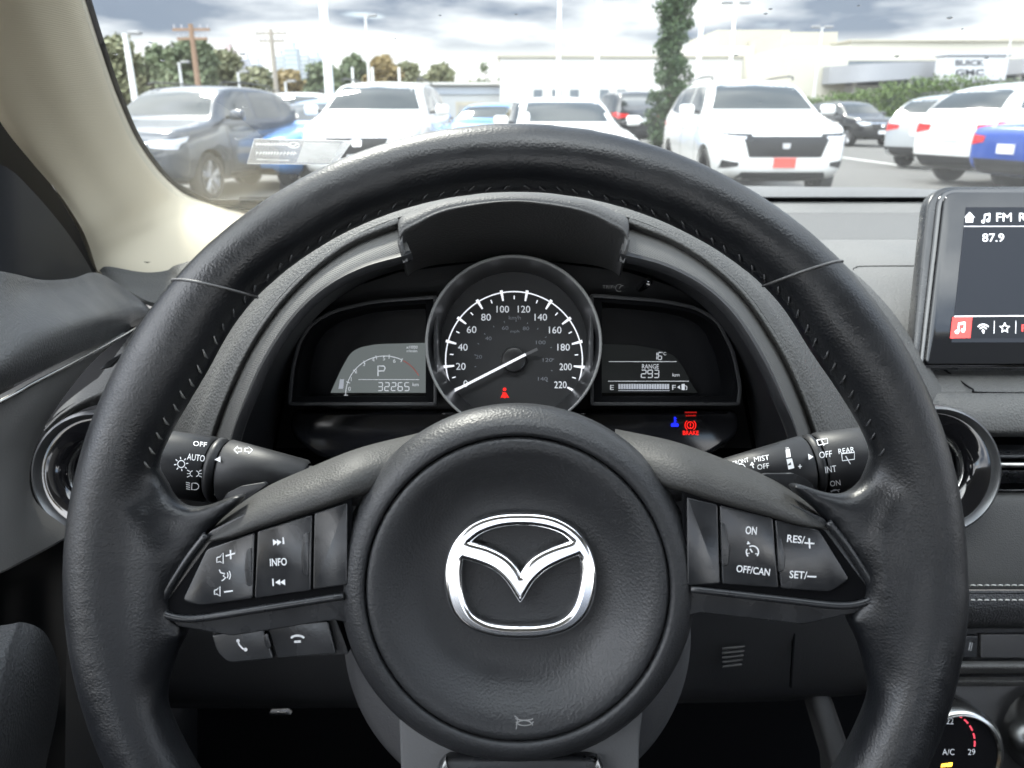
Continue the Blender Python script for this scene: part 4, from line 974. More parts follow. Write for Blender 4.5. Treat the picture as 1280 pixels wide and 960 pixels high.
# ================================================================== the car's own body round the camera
own = thing('own_car_body', 'grey bonnet and cowl of the car seen through the windscreen, with its roof and floor', 'car body', (.36, .3, .2))
rows = []
for i in range(16):
    y = 1.06 + i / 15 * .80
    rows.append([Vector((-.50 + j / 23 * 1.75, y, 1.075 - .038 * (i / 15) ** 1.4 - .055 * abs((j / 23 - .52) * 2) ** 2.2 - .00 + .012 * math.exp(-((j / 23 - .2) * 9) ** 2) + .012 * math.exp(-((j / 23 - .84) * 9) ** 2))) for j in range(24)])
gridmesh('bonnet', rows, mat('bonnet_grey', (.10, .10, .10), .5), own, thick=.01, flip=True)
cw = MB(); cw.box(-.5, 1.25, 1.02, 1.075, 1.035, 1.052); cw.build('cowl', M['dark'], own, mods=[bev(.004, 2)])
hb = MB(); hb.box(-.52, 1.27, -1.9, .10, 1.50, 1.54); hb.build('headliner', mat('headliner_cloth', (.72, .70, .64), .8), own, mods=[bev(.02, 3)])
fb = MB(); fb.box(-.62, 1.35, -1.9, 1.3, .16, .2); fb.build('floor', M['void'], own)
rb = MB(); rb.box(1.22, 1.35, -1.9, .95, .2, 1.0); rb.build('side_wall', M['dark'], own)
rb = MB(); rb.box(-.62, -.50, -1.9, -.75, .95, 1.12); rb.build('rear_quarter', M['dark'], own)
rb = MB(); rb.box(1.24, 1.35, -1.9, -.75, .95, 1.12); rb.build('rear_quarter', M['dark'], own)
rb = MB(); rb.box(-.62, 1.35, -1.98, -1.9, .2, 1.08); rb.build('rear_wall', M['dark'], own)
sd = MB()
for x in (-.2, .75): sd.box(x, x + .46, -.75, -.60, .45, 1.08)
sd.build('seat_backs', M['dark'], own, mods=[bev(.05, 4)])
for x0, x1 in ((-.60, -.53), (1.24, 1.31)):
    b = MB(); b.box(x0, x1, -.75, -.5, .95, 1.52); b.build('centre_pillar', M['cream'], own, mods=[bev(.02, 3)])
rp = MB(); rp.add(*tubepts([(1.22, .95, 1.08), (1.16, .1, 1.49)], .035, 12)); rp.build('right_pillar', M['cream'], own)
# ================================================================== outside: ground
gm_ = mat('lot_asphalt', (.085, .083, .078), .85, bump=('noise', 60, .004), var=(.35, .12))
b = MB(); b.add([(-900, -60, 0), (900, -60, 0), (900, 1600, 0), (-900, 1600, 0)], [[0, 1, 2, 3]])
tag(b.build('ground', gm_), kind='structure')
pl_ = MB()
for x in [-16 + 2.8 * i for i in range(14)]: pl_.box(x, x + .1, 17.5, 22.5, 0.002, .006)
tag(pl_.build('painted_bay_lines', mat('line_paint', (.7, .7, .67), .7, var=(3, .2))), kind='structure')

# ================================================================== cars
PAINT = lambda n, c, r=.25, me=0.0: mat('paint_' + n, c, r, metal=me, coat=1.0)
CG = mat('car_glass', (.02, .025, .024), .04, spec=.9, coat=.6)
TY = mat('tyre', (.02, .02, .02), .8); RI = mat('alloy', (.45, .45, .46), .3, metal=.9); RID = mat('alloy_dark', (.06, .06, .062), .3, metal=.7)
HL = mat('headlamp', (.55, .57, .6), .08, coat=1.0); TL = mat('tail_lamp', (.55, .012, .012), .12, coat=1.0)
BK = mat('trim_black', (.015, .015, .016), .45); CRM = M['chrome']; PLW = mat('plate_white', (.7, .7, .7), .5); PLR = mat('plate_red', (.6, .1, .08), .5)
SPEC = {
 'suv': dict(L=4.62, W=1.88, st=[(0, .50, .80, .80, .74), (.012, .36, .98, .97, .86), (.06, .27, 1.03, 1.02, .95), (.14, .25, 1.07, 1.06, .985), (.225, .25, 1.12, 1.11, 1), (.265, .25, 1.14, 1.20, 1), (.33, .25, 1.12, 1.46, 1), (.40, .25, 1.11, 1.63, 1), (.50, .25, 1.11, 1.69, 1), (.68, .25, 1.12, 1.69, 1), (.84, .25, 1.14, 1.63, 1), (.91, .25, 1.14, 1.50, .98), (.965, .26, 1.13, 1.25, .95), (.99, .32, 1.08, 1.08, .90), (1, .45, .90, .90, .80)], cab=(.265, .965)),
 'sedan': dict(L=4.6, W=1.80, st=[(0, .42, .62, .62, .74), (.012, .30, .76, .75, .86), (.06, .22, .82, .81, .95), (.15, .2, .89, .88, .985), (.25, .2, .95, .94, 1), (.29, .2, .96, 1.00, 1), (.37, .2, .95, 1.25, 1), (.44, .2, .95, 1.39, 1), (.53, .2, .95, 1.44, 1), (.66, .2, .96, 1.42, 1), (.76, .2, .98, 1.30, 1), (.86, .2, 1.0, 1.08, .98), (.93, .22, 1.01, 1.01, .95), (.985, .28, .98, .98, .88), (1, .42, .82, .82, .80)], cab=(.29, .86)),
 'truck': dict(L=5.2, W=1.96, st=[(0, .55, .95, .95, .84), (.01, .42, 1.10, 1.09, .93), (.05, .34, 1.17, 1.16, .98), (.13, .32, 1.21, 1.20, 1), (.24, .32, 1.25, 1.24, 1), (.27, .32, 1.26, 1.34, 1), (.32, .32, 1.25, 1.60, 1), (.37, .32, 1.25, 1.82, 1), (.46, .32, 1.25, 1.88, 1), (.72, .32, 1.26, 1.88, 1), (.88, .32, 1.27, 1.86, 1), (.95, .32, 1.27, 1.76, .98), (.975, .34, 1.25, 1.40, .96), (.99, .38, 1.22, 1.22, .94), (1, .5, 1.05, 1.05, .88)], cab=(.27, .975)),
}
def make_car(kind, paint, label, cat='car', group=None, pos=(0, 0), head=(0, -1), front='wide', rimm=RI, lower=None, scale=1.0):
    S = SPEC[kind]; L = S['L']; W = S['W'] / 2; st = S['st']
    t = thing('parked_car', label, cat, (0, 0, 0), group)
    rows = []
    for (tt, zb, zB, zR, ws_) in st:
        x = L / 2 - tt * L; w = W * ws_; h = zR - zB
        wr = W * .74 if h > .3 else (W * .74 + (.93 * w - W * .74) * max(0, 1 - h / .3))
        half = [(0, zb), (.72 * w, zb), (.94 * w, zb + .06), (.985 * w, zb + .28 * (zB - zb)), (w, zb + .55 * (zB - zb)), (.985 * w, zb + .82 * (zB - zb)), (.955 * w, zB - .03)]
        if h > .05:
            half += [(.935 * w, zB + .02), (wr + (.93 * w - wr) * .5, zB + h * .5), (wr + (.93 * w - wr) * .08, zR - .10 * min(1, h)), (wr * .90, zR - .02), (wr * .5, zR), (0, zR + .012)]
        else:
            half += [(.92 * w, zB + .0), (.86 * w, zB + .015), (.75 * w, zB + .025), (.6 * w, zB + .032), (.3 * w, zB + .04), (0, zB + .042)]
        ring = [Vector((x, y, z)) for y, z in half] + [Vector((x, -y, z)) for y, z in half[-2:0:-1]]
        rows.append(ring)
    V = [p for r in rows for p in r]; nc = len(rows[0]); F = []
    for i in range(len(rows) - 1):
        for j in range(nc): F.append([i * nc + j, i * nc + (j + 1) % nc, (i + 1) * nc + (j + 1) % nc, (i + 1) * nc + j][::1])
    F.append(list(range(nc))[::-1]); F.append([len(V) - nc + q for q in range(nc)])
    wx = (L / 2 - .19 * L, -L / 2 + .205 * L); wr_ = {'suv': .355, 'sedan': .33, 'truck': .40}[kind]
    body = meshobj('body', V, F, paint, t, 180, [('SUBSURF', dict(levels=2, render_levels=2))])
    # wheel arches cut through
    cut = MB()
    for x in wx:
        for s in (-1, 1):
            cut.add(*tubepts([(x, s * (W - .28), wr_), (x, s * (W + .2), wr_)], wr_ + .055, 28))
    bm = bmesh.new(); bm.from_mesh(body.data); bmesh.ops.recalc_face_normals(bm, faces=bm.faces); bm.to_mesh(body.data); bm.free()
    co = cut.build('cut', BK); bmc = bmesh.new(); bmc.from_mesh(co.data); bmesh.ops.recalc_face_normals(bmc, faces=bmc.faces); bmc.to_mesh(co.data); bmc.free()
    md = body.modifiers.new('b', 'BOOLEAN'); md.object = co; md.operation = 'DIFFERENCE'; md.solver = 'EXACT'
    bpy.context.view_layer.update()
    nm = bpy.data.meshes.new_from_object(body.evaluated_get(bpy.context.evaluated_depsgraph_get()))
    body.modifiers.clear(); body.data = nm; bpy.data.objects.remove(co)
    while len(nm.materials) > 1: nm.materials.pop()
    if len(nm.polygons) < 100: raise Exception('boolean failed')
    nm.polygons.foreach_set('material_index', [0] * len(nm.polygons)); nm.polygons.foreach_set('use_smooth', [True] * len(nm.polygons)); nm.set_sharp_from_angle(angle=rad(50))
    bv = BVHTree.FromPolygons([v.co for v in nm.vertices], [list(p.vertices) for p in nm.polygons])
    def patch(nm_, quad, frm, m, off=.006, th=.02, nu=8, nv=6, parent=None, rr=0.0):
        """quad: four (a,b) in the view from frm, order: bl, br, tr, tl; thickness goes into the hull"""
        dirs = {'front': Vector((-1, 0, 0)), 'rear': Vector((1, 0, 0)), 'left': Vector((0, -1, 0)), 'right': Vector((0, 1, 0))}
        d = dirs[frm]; rows = []
        for i in range(nv + 1):
            row = []
            for j in range(nu + 1):
                u, v = j / nu, i / nv
                A = Vector(quad[0]).lerp(Vector(quad[1]), u); B = Vector(quad[3]).lerp(Vector(quad[2]), u); q = A.lerp(B, v)
                o = Vector((3.5, q.x, q.y)) if frm == 'front' else Vector((-3.5, q.x, q.y)) if frm == 'rear' else Vector((q.x, 2.5, q.y)) if frm == 'left' else Vector((q.x, -2.5, q.y))
                hit = bv.ray_cast(o, d)
                p = hit[0] - d * off if hit[0] else None
                row.append(p)
            last = next((p for p in row if p), None)
            for j in range(nu + 1):
                if row[j] is None: row[j] = last.copy() if last else Vector((0, 0, .5))
                else: last = row[j]
            rows.append(row)
        n1 = nu + 1; Vf = [p for r in rows for p in r]; N_ = len(Vf); Vb = [p + d * th for p in Vf]; Fs = []
        for i in range(nv):
            for j in range(nu):
                a, b_, c, e = i * n1 + j, i * n1 + j + 1, (i + 1) * n1 + j + 1, (i + 1) * n1 + j
                Fs.append([a, b_, c, e]); Fs.append([N_ + e, N_ + c, N_ + b_, N_ + a])
        edge = [j for j in range(n1)] + [(i + 1) * n1 - 1 for i in range(1, nv + 1)] + [nv * n1 + j for j in range(nu - 1, -1, -1)] + [i * n1 for i in range(nv - 1, 0, -1)]
        for q in range(len(edge)): a, b_ = edge[q], edge[(q + 1) % len(edge)]; Fs.append([b_, a, N_ + a, N_ + b_])
        ob = meshobj(nm_, Vf + Vb, Fs, m, parent or t, 50)
        bm = bmesh.new(); bm.from_mesh(ob.data); bmesh.ops.recalc_face_normals(bm, faces=bm.faces); bm.to_mesh(ob.data); bm.free()
        return ob
    c0, c1 = S['cab']; X = lambda f: L / 2 - f * L
    zB = st[8][2]; zR = st[8][3]; zc = st[5][2]
    # glass
    patch('windscreen', [(-W * .80, zc + .10), (W * .80, zc + .10), (W * .62, zR - .09), (-W * .62, zR - .09)], 'front', CG, nu=12, nv=8)
    if kind == 'sedan': patch('rear_window', [(-W * .74, 1.06), (W * .74, 1.06), (W * .6, zR - .1), (-W * .6, zR - .1)], 'rear', CG)
    else: patch('rear_window', [(-W * .76, zB + .14), (W * .76, zB + .14), (W * .62, zR - .13), (-W * .62, zR - .13)], 'rear', CG)
    zt = zR - .10; zl = zB + .055
    for side, sg in (('left', 1), ('right', -1)):
        a, b_, c, d_ = {'suv': (.325, .535, .555, .90), 'sedan': (.345, .545, .56, .80), 'truck': (.325, .55, .57, .93)}[kind]
        patch('side_window', [(X(a), zl), (X(b_), zl + .01), (X(b_), zt), (X(a + .095), zt)], side, CG)
        patch('side_window', [(X(c), zl + .01), (X(.745), zl + .03), (X(.745), zt - .01), (X(c), zt)], side, CG)
        if kind != 'sedan': patch('side_window', [(X(.76), zl + .03), (X(d_), zl + .10), (X(.86), zt - .05), (X(.76), zt - .01)], side, CG)
        else: patch('side_window', [(X(.755), zl + .03), (X(.83), zl + .05), (X(.775), zt - .06), (X(.755), zt - .02)], side, CG)
        patch('door_seam', [(X(.548), .38), (X(.551), .38), (X(.551), zB - .03), (X(.548), zB - .03)], side, BK, .002, .01, 1, 8)
        patch('door_seam', [(X(.325), .38), (X(.328), .38), (X(.312), zB - .03), (X(.309), zB - .03)], side, BK, .002, .01, 1, 8)
        for f in (.50, .71): patch('door_handle', [(X(f), zB - .14), (X(f + .04), zB - .135), (X(f + .04), zB - .115), (X(f), zB - .12)], side, paint, .03, .03, 2, 1)
        patch('sill', [(X(.27), st[8][1] + .02), (X(.73), st[8][1] + .02), (X(.73), st[8][1] + .13), (X(.27), st[8][1] + .13)], side, BK, .012, .03, 8, 2)
        mr = MB(); mr.add(*tubepts([(X(.335), sg * W * .93, zB + .09), (X(.33), sg * (W + .04), zB + .11)], .025, 8))
        o_ = mr.build('mirror_arm', BK, t)
        mm = MB(); mm.box(X(.335) - .06, X(.335) + .07, sg * (W + .13) - .11, sg * (W + .13) + .11, zB + .05, zB + .20); mm.build('mirror', paint, t, mods=[bev(.045, 4)])
    # lamps, grille, bumpers
    fz = st[1][2]
    if front == 'wide':
        patch('grille', [(-W * .52, fz - .36), (W * .52, fz - .36), (W * .62, fz - .09), (-W * .62, fz - .09)], 'front', mat('grille_mesh', (.012, .012, .013), .3), .008, .04)
        patch('intake', [(-W * .72, .27), (W * .72, .27), (W * .60, .42), (-W * .60, .42)], 'front', BK, .008, .04)
        patch('badge', [(-.045, fz - .25), (.045, fz - .25), (.055, fz - .18), (-.055, fz - .18)], 'front', RI, .016, .02, 4, 3)
        for s in (-1, 1):
            q = [(s * W * .90, fz - .18), (s * W * .58, fz - .12), (s * W * .58, fz - .03), (s * W * .93, fz - .06)]
            patch('headlight', q, 'front', HL, .008, .04)
            patch('headlight_brow', [(s * W * .93, fz - .075), (s * W * .50, fz - .09), (s * W * .50, fz - .055), (s * W * .93, fz - .04)], 'front', BK, .012, .03)
            patch('fog_lamp_pocket', [(s * W * .90, .46), (s * W * .66, .50), (s * W * .66, .55), (s * W * .88, .58)], 'front', BK, .006, .03)
    else:
        patch('grille', [(-W * .34, fz - .42), (W * .34, fz - .42), (W * .50, fz - .12), (-W * .50, fz - .12)], 'front', mat('grille_mesh', (.012, .012, .013), .3), .008, .04)
        patch('grille_frame', [(-W * .52, fz - .125), (W * .52, fz - .125), (W * .54, fz - .10), (-W * .54, fz - .10)], 'front', CRM, .012, .03)
        patch('intake', [(-W * .76, .25), (W * .76, .25), (W * .66, .36), (-W * .66, .36)], 'front', BK, .008, .04)
        patch('badge', [(-.06, fz - .25), (.06, fz - .25), (.075, fz - .16), (-.075, fz - .16)], 'front', CRM, .016, .02, 4, 3)
        for s in (-1, 1):
            patch('headlight', [(s * W * .90, fz - .20), (s * W * .56, fz - .17), (s * W * .54, fz - .08), (s * W * .93, fz - .06)], 'front', HL, .008, .04)
    patch('number_plate', [(-.15, fz - .50), (.15, fz - .50), (.15, fz - .37), (-.15, fz - .37)], 'front', PLR if 'red' in label and 'plate' in label else PLW, .02, .02, 3, 2)
    rz = zB
    for s in (-1, 1):
        patch('tail_light', [(s * W * .90, rz - .26), (s * W * .52, rz - .20), (s * W * .50, rz - .11), (s * W * .92, rz - .08)], 'rear', TL, .008, .04)
        side = 'left' if s > 0 else 'right'
        patch('tail_light', [(X(.992), rz - .22), (X(.90), rz - .13), (X(.885), rz - .08), (X(.985), rz - .05)], side, TL, .008, .04)
        patch('headlight', [(X(.012), fz - .17), (X(.075), fz - .10), (X(.095), fz - .03), (X(.02), fz - .07)], side, HL, .008, .04)
    patch('number_plate', [(-.16, rz - .36), (.16, rz - .36), (.16, rz - .22), (-.16, rz - .22)], 'rear', PLW, .02, .02, 3, 2)
    patch('rear_bumper_trim', [(-W * .84, .28), (W * .84, .28), (W * .84, .50), (-W * .84, .50)], 'rear', BK, .012, .05)
    if kind == 'suv':
        for s in (-1, 1):
            V_, F_ = tubepts(cr([(X(.42), s * W * .66, zR - .02), (X(.44), s * W * .665, zR + .03), (X(.6), s * W * .67, zR + .04), (X(.78), s * W * .66, zR + .01), (X(.80), s * W * .65, zR - .03)], 20), .014, 6); meshobj('roof_rail', V_, F_, BK if lower is None else paint, t)
    # wheels
    for x in wx:
        for s in (-1, 1):
            y = s * (W - .13); ax = Vector((0, s, 0)); c = Vector((x, y, wr_))
            wl = lathe('wheel', [(wr_ * .68, .085), (wr_ * .74, .10), (wr_ * .93, .10), (wr_, .07), (wr_, -.08), (wr_ * .9, -.1), (wr_ * .5, -.1)], c, ax, TY, t, 36, 50)
            rm = MB(); rr = wr_ * .69
            V_, F_ = tubepts([c + ax * .02, c + ax * .085], rr, 36, cap=False); rm.add(V_, F_)
            rm.add(*tubepts([c + ax * .0, c + ax * .02], rr, 36)); rm.add(*tubepts([c + ax * .02, c + ax * .08], rr * .2, 16))
            for q in range(5):
                an = q * 2 * PI / 5 + .3
                for da in (-.13, .13): rm.add(*tubepts([c + ax * .07 + Vector((math.cos(an), 0, math.sin(an))) * rr * .12, c + ax * .075 + Vector((math.cos(an + da), 0, math.sin(an + da))) * rr * .97], .022, 6))
            rm.build('rim', rimm, wl)
    ha = math.atan2(head[1], head[0])
    t.rotation_euler = (0, 0, ha); t.location = (pos[0], pos[1], 0); t.scale = (scale,) * 3
    return t
def copy_car(src, label, pos, head, recolor=None, group=None, kind_label=None):
    r = src.copy(); C.objects.link(r); r['label'] = label
    if group: r['group'] = group
    r.location = (*pos, 0); r.rotation_euler = (0, 0, math.atan2(head[1], head[0]))
    for ch in list(src.children):
        c = ch.copy(); C.objects.link(c); c.parent = r
        if recolor and ch.data.materials[0].name.startswith('paint_'):
            c.data = ch.data.copy(); c.data.materials[0] = recolor
        for g in ch.children: d = g.copy(); C.objects.link(d); d.parent = c
    return r
white = PAINT('white', (.66, .66, .64)); darkblue = PAINT('slate', (.045, .052, .065), .25, .2); black = PAINT('black', (.012, .013, .015))
silver = PAINT('silver', (.50, .52, .53), .3, .5); blue = PAINT('blue', (.02, .065, .30), .22, .1); brightblue = PAINT('sky', (.08, .24, .55), .25); grey = PAINT('grey', (.22, .24, .25), .3, .4)
GR = 'cars parked in the lot'
def at(px, Y): return (gx(px, Y), Y)
def place(frontpx, Yf, head, L=4.6):
    h = Vector(head).normalized(); x, y = at(frontpx, Yf); return (x - h.x * L / 2, y - h.y * L / 2), (h.x, h.y)
p, h = place(981, 10.9, (-.01, -1)); honda = make_car('suv', white, 'white SUV facing us with a black grille and a red number plate, beside the conifer', 'car', GR, p, h, 'wide', RID)
p, h = place(138, 10.4, (-.17, -1)); sl = make_car('suv', darkblue, 'slate blue SUV with a chrome trimmed grille, nearest the cream pillar', 'car', GR, p, h, 'narrow', RI, scale=.94)
p, h = place(447, 11.7, (-.04, -1)); wv = make_car('suv', white, 'white SUV with a chrome trimmed grille behind the windscreen sticker', 'car', GR, p, h, 'narrow', RI)
p, h = place(352, 19, (.05, -1)); copy_car(honda, 'white SUV further back between the slate SUV and the white one by the sticker', p, h, None, GR)
p, h = place(735, 10.9, (.12, -1)); se = make_car('sedan', white, 'white sedan low behind the top of the steering wheel', 'car', GR, p, h, 'narrow', RI)
p, h = place(575, 19.5, (-.35, -1)); copy_car(se, 'light blue sedan further back right of the white SUV by the sticker', p, h, brightblue, GR)
p, h = place(626, 26, (.1, -1)); copy_car(se, 'small silver sedan far back by the low building', p, h, silver, GR)
tr = make_car('truck', black, 'black truck showing its red tail light beside the conifer', 'car', GR, (0, 0), (0, 1), 'narrow', RID)
p, h = place(803, 27, (-.1, 1), -5.2); tr.location = (*p, 0); tr.rotation_euler = (0, 0, math.atan2(h[1], h[0]))
# right hand rows
p, h = place(1186, 13.6, (.95, .30), -4.6); copy_car(honda, 'white SUV seen from behind with a red tail light on the right', p, h, None, GR)
p, h = place(1256, 12.4, (.93, .22), -4.6); bl = copy_car(se, 'bright blue car cut by the right edge of the picture', p, h, blue, GR)
p, h = place(1140, 17.5, (.85, .52), -4.6); copy_car(sl, 'silver SUV seen from behind left of the white SUV', p, h, silver, GR)
p, h = place(1106, 29, (.22, -1)); copy_car(sl, 'black SUV facing us by the hedge', p, h, black, GR)
p, h = place(1060, 30, (.22, -1)); copy_car(se, 'black sedan facing us by the hedge', p, h, black, GR)
p, h = place(1020, 36, (.3, -1)); copy_car(se, 'dark slate sedan furthest back by the hedge', p, h, darkblue, GR)
p, h = place(1078, 37, (.3, -1)); copy_car(se, 'grey sedan between the black sedan and the black SUV', p, h, grey, GR)
# blue sedan added to stand for a blue reflection beside the slate SUV
p, h = place(300, 12.8, (-.5, -1)); copy_car(se, 'bright blue sedan standing in for a blue reflection between the slate SUV and the windscreen sticker', p, h, brightblue, GR)

# ================================================================== vegetation
def leafmat(n, a, b_):
    m = mat(n, a, .7); nt = m.node_tree; bs = nt.nodes['Principled BSDF']
    ob = nt.nodes.new('ShaderNodeNewGeometry'); rp = nt.nodes.new('ShaderNodeValToRGB'); rp.color_ramp.elements[0].color = (*a, 1); rp.color_ramp.elements[1].color = (*b_, 1)
    nt.links.new(ob.outputs['Random Per Island'], rp.inputs['Fac']); nt.links.new(rp.outputs[0], bs.inputs['Base Color'])
    return m
LG = leafmat('leaf_green', (.07, .095, .045), (.13, .155, .08)); LY = leafmat('leaf_autumn', (.17, .12, .04), (.25, .19, .08)); LO = leafmat('leaf_olive', (.11, .12, .06), (.19, .19, .10)); LC = leafmat('leaf_conifer', (.02, .045, .018), (.06, .10, .035))  # far tree leaf colours lightened to carry the haze
BARK = mat('bark', (.10, .075, .055), .9)
def leaves(mb, c, r, n, s, rnd):
    for _ in range(n):
        u = Vector((rnd.gauss(0, 1), rnd.gauss(0, 1), rnd.gauss(0, 1))).normalized() * (rnd.random() ** .45)
        p = Vector(c) + Vector((u.x * r[0], u.y * r[1], u.z * r[2]))
        a = Vector((rnd.gauss(0, 1), rnd.gauss(0, 1), rnd.gauss(0, 1))).normalized(); b_ = a.orthogonal().normalized() * s * rnd.uniform(.6, 1.3); d = a.cross(b_).normalized() * s * rnd.uniform(.4, .8)
        mb.add([p - b_, p - d, p + b_, p + d], [[0, 1, 2, 3]])
def crown_tree(name, label, x, y, h, w, m, seed, group, trunk=.35, n=16, per=90, s=.22):
    rnd = random.Random(seed); t = thing(name, label, 'tree', (x, y, 0), group)
    b = MB()
    for i in range(n):
        f = rnd.random(); z = h * (trunk + (1 - trunk) * (.15 + .8 * f)); ww = w * .5 * math.sin(PI * (.32 + .58 * f)) * .8
        an = rnd.uniform(0, 2 * PI); q = rnd.uniform(.2, 1) * ww
        leaves(b, (x + q * math.cos(an), y + q * math.sin(an), z), (w * .2, w * .2, h * .11), per, s, rnd)
    b.build('crown', m, t, 180)
    k = MB(); k.tube([(x, y, 0), (x + .05, y, h * .3), (x, y + .1, h * .6), (x + .1, y, h * .85)], [h * .025, h * .02, h * .013, h * .005], 8)
    for i in range(5):
        an = rnd.uniform(0, 2 * PI); z = h * rnd.uniform(.3, .6); k.tube([(x, y, z), (x + math.cos(an) * w * .18, y + math.sin(an) * w * .18, z + h * .12), (x + math.cos(an) * w * .33, y + math.sin(an) * w * .33, z + h * .18)], [h * .011, h * .008, h * .003], 6)
    k.build('trunk', BARK, t)
    return t
# the slim conifer in the planter
t = thing('conifer_tree', 'tall slim green conifer standing behind the white SUV', 'tree', (gx(836, 24), 24, 0))
rnd = random.Random(11); b = MB(); x0 = gx(838, 24)
for i in range(240):
    z = 0.4 + i / 240 * 6.2; w_ = (.92 - .095 * z) * rnd.uniform(.55, 1.25); an = rnd.uniform(0, 2 * PI); q = rnd.uniform(.15, .75) * w_
    leaves(b, (x0 + q * math.cos(an) - .02 * z, 24 + q * math.sin(an), z), (.26, .26, .17), 85, .055, rnd)
b.build('crown', LC, t, 180)
k = MB(); k.tube([(x0, 24, 0), (x0 - .1, 24, 4), (x0 - .15, 24, 7)], [.13, .08, .01], 8); k.build('trunk', BARK, t)
TG = 'trees beyond the parking lot'
spec = [(150, 52, 62, 46, LO), (185, 56, 60, 40, LG), (215, 50, 60, 44, LO), (243, 55, 58, 46, LG), (266, 66, 60, 40, LO), (292, 86, 64, 40, LG), (322, 90, 62, 40, LO), (350, 90, 60, 36, LY), (382, 80, 60, 44, LG), (408, 88, 62, 34, LG), (434, 71, 60, 32, LG), (456, 82, 60, 30, LO), (480, 76, 60, 34, LY), (504, 82, 60, 32, LO), (540, 80, 62, 34, LO)]
names = ['olive tree at the left edge of the windscreen', 'green tree behind the first lamp pole', 'olive tree behind the slate SUV roof', 'green tree behind the wooden utility pole', 'olive tree right of the wooden utility pole', 'low green tree below the reddish tower', 'low olive tree left of the second utility pole', 'orange autumn tree among the green ones', 'dark green tree below the grey towers', 'small green tree by the tall white pole', 'round green tree right of the tall white pole', 'olive tree above the white SUV', 'yellow brown tree above the white SUV', 'olive tree above the white SUV roof edge', 'small pale tree above the low grey building']
for i, ((px, py, Y, wpx, m), nm) in enumerate(zip(spec, names)):
    h_ = gz(py, Y); x = gx(px, Y, 3); w_ = wpx / 960 * Y
    crown_tree('autumn_tree' if m is LY else 'leafy_tree', nm, x, Y + (i % 3) * 3, h_ * 1.04, w_ * 1.7, m, i + 20, TG, .02, 44, 110, .26)
for i, (px, py, nm) in enumerate([(606, 78, 'tall round tree above the low grey building'), (628, 84, 'smaller tree beside the white hall')]):
    crown_tree('leafy_tree', nm, gx(px, 85, 3), 85, gz(py, 85), 2.4, LG, 70 + i, TG, .3, 12, 90, .18)
# far wood line
b = MB(); rnd = random.Random(5)
for px in range(120, 640, 5):
    Y = 105 + rnd.uniform(0, 12); top = (gz(100 - (14 if px < 290 else 0) + rnd.uniform(-5, 5), Y))
    leaves(b, (gx(px, Y), Y, top * .5), (1.6, 1.5, top * .5), 90, .35, rnd)
tag(b.build('far_wood', LO, None, 180, origin=(gx(380, 108), 108, 0)), 'continuous band of dark trees along the far edge of the lot', 'woodland', kind='stuff')
# hedge
b = MB(); rnd = random.Random(9)
for px in range(1000, 1290, 3):
    Y = 41 - (px - 1000) * .018; top = gz({0: 124, 1: 118, 2: 114, 3: 106, 4: 100, 5: 97, 6: 100, 7: 104, 8: 104, 9: 104}[int((px - 1000) / 32)] + rnd.uniform(-2, 2), Y)
    for zf in (.2, .5, .85): leaves(b, (gx(px, Y), Y, top * zf), (.4, .7, top * .22), 60, .08, rnd)
hd = thing('hedge', 'long clipped green hedge running behind the far row of cars', 'hedge', (gx(1140, 31), 31, 0))
b.build('leaves', leafmat('leaf_hedge', (.05, .09, .02), (.11, .16, .045)), hd, 180)

# ================================================================== poles
def lamp_pole(label, px, py, Y, r, m, head=True, arms=1, cat='lamp pole', base=None):
    x = gx(px, Y, 3); h_ = gz(py, Y); t = thing('lamp_pole', label, cat, (x, Y, 0), 'light poles in the parking lot')
    k = MB(); k.tube([(x, Y, 0), (x, Y, h_)], [r, r * .7], 12); k.build('post', m, t)
    k = MB(); k.box(x - r * 1.8, x + r * 1.8, Y - r * 1.8, Y + r * 1.8, 0, .35); k.build('plinth', mat('concrete', (.4, .39, .37), .85), t)
    if head:
        for s in ((-1, 1) if arms == 2 else (1,)):
            k = MB(); k.tube([(x, Y, h_ - .05), (x + s * .35, Y, h_ + .02)], .03, 6); a_ = k.build('arm', m, t)
            k = MB(); k.box(x + s * .35 - .22, x + s * .35 + .22, Y - .15, Y + .15, h_ - .03, h_ + .08); k.build('lamp_head', mat('lamp_grey', (.25, .25, .25), .5), t, mods=[bev(.03, 2)])
    return t
WH = mat('white_post', (.72, .72, .70), .5); PC = mat('pale_post', (.5, .5, .49), .5)
lamp_pole('slim white lamp pole with a dark head nearest the cream pillar', 161, 42, 30, .13, WH)
lamp_pole('thick white pole running out of the top of the picture', 405, -60, 17, .105, WH, False)
lamp_pole('lamp pole with a round dark lamp above the white SUV', 461, 20, 42, .09, PC)
lamp_pole('left of two white poles running out of the top above the white hall', 698, -70, 40, .12, WH, False)
lamp_pole('right of two white poles running out of the top above the white hall', 746, -70, 40, .12, WH, False)
lamp_pole('white pole just right of the conifer running out of the top', 873, -70, 34, .11, WH, False)
lamp_pole('white lamp pole with twin heads right of the conifer', 913, 4, 34, .09, WH, True, 2)
lamp_pole('pale lamp pole with twin heads above the cream roof box', 1020, 34, 46, .08, PC, True, 2)
lamp_pole('thin grey pole above the dealership sign', 1255, 14, 42, .05, PC, False)
lamp_pole('short pale pole in front of the trees above the slate SUV', 226, 78, 45, .10, PC)
lamp_pole('short pale pole left of the autumn tree', 298, 90, 45, .09, PC)
lamp_pole('short pale pole beside the autumn tree', 356, 102, 45, .09, PC)
lamp_pole('short white pole left of the yellow brown tree', 441, 84, 45, .08, WH, False)
lamp_pole('short white pole in front of the yellow brown tree', 466, 84, 45, .08, WH, False)
lamp_pole('short white pole right of the yellow brown tree', 499, 84, 45, .08, WH, False)
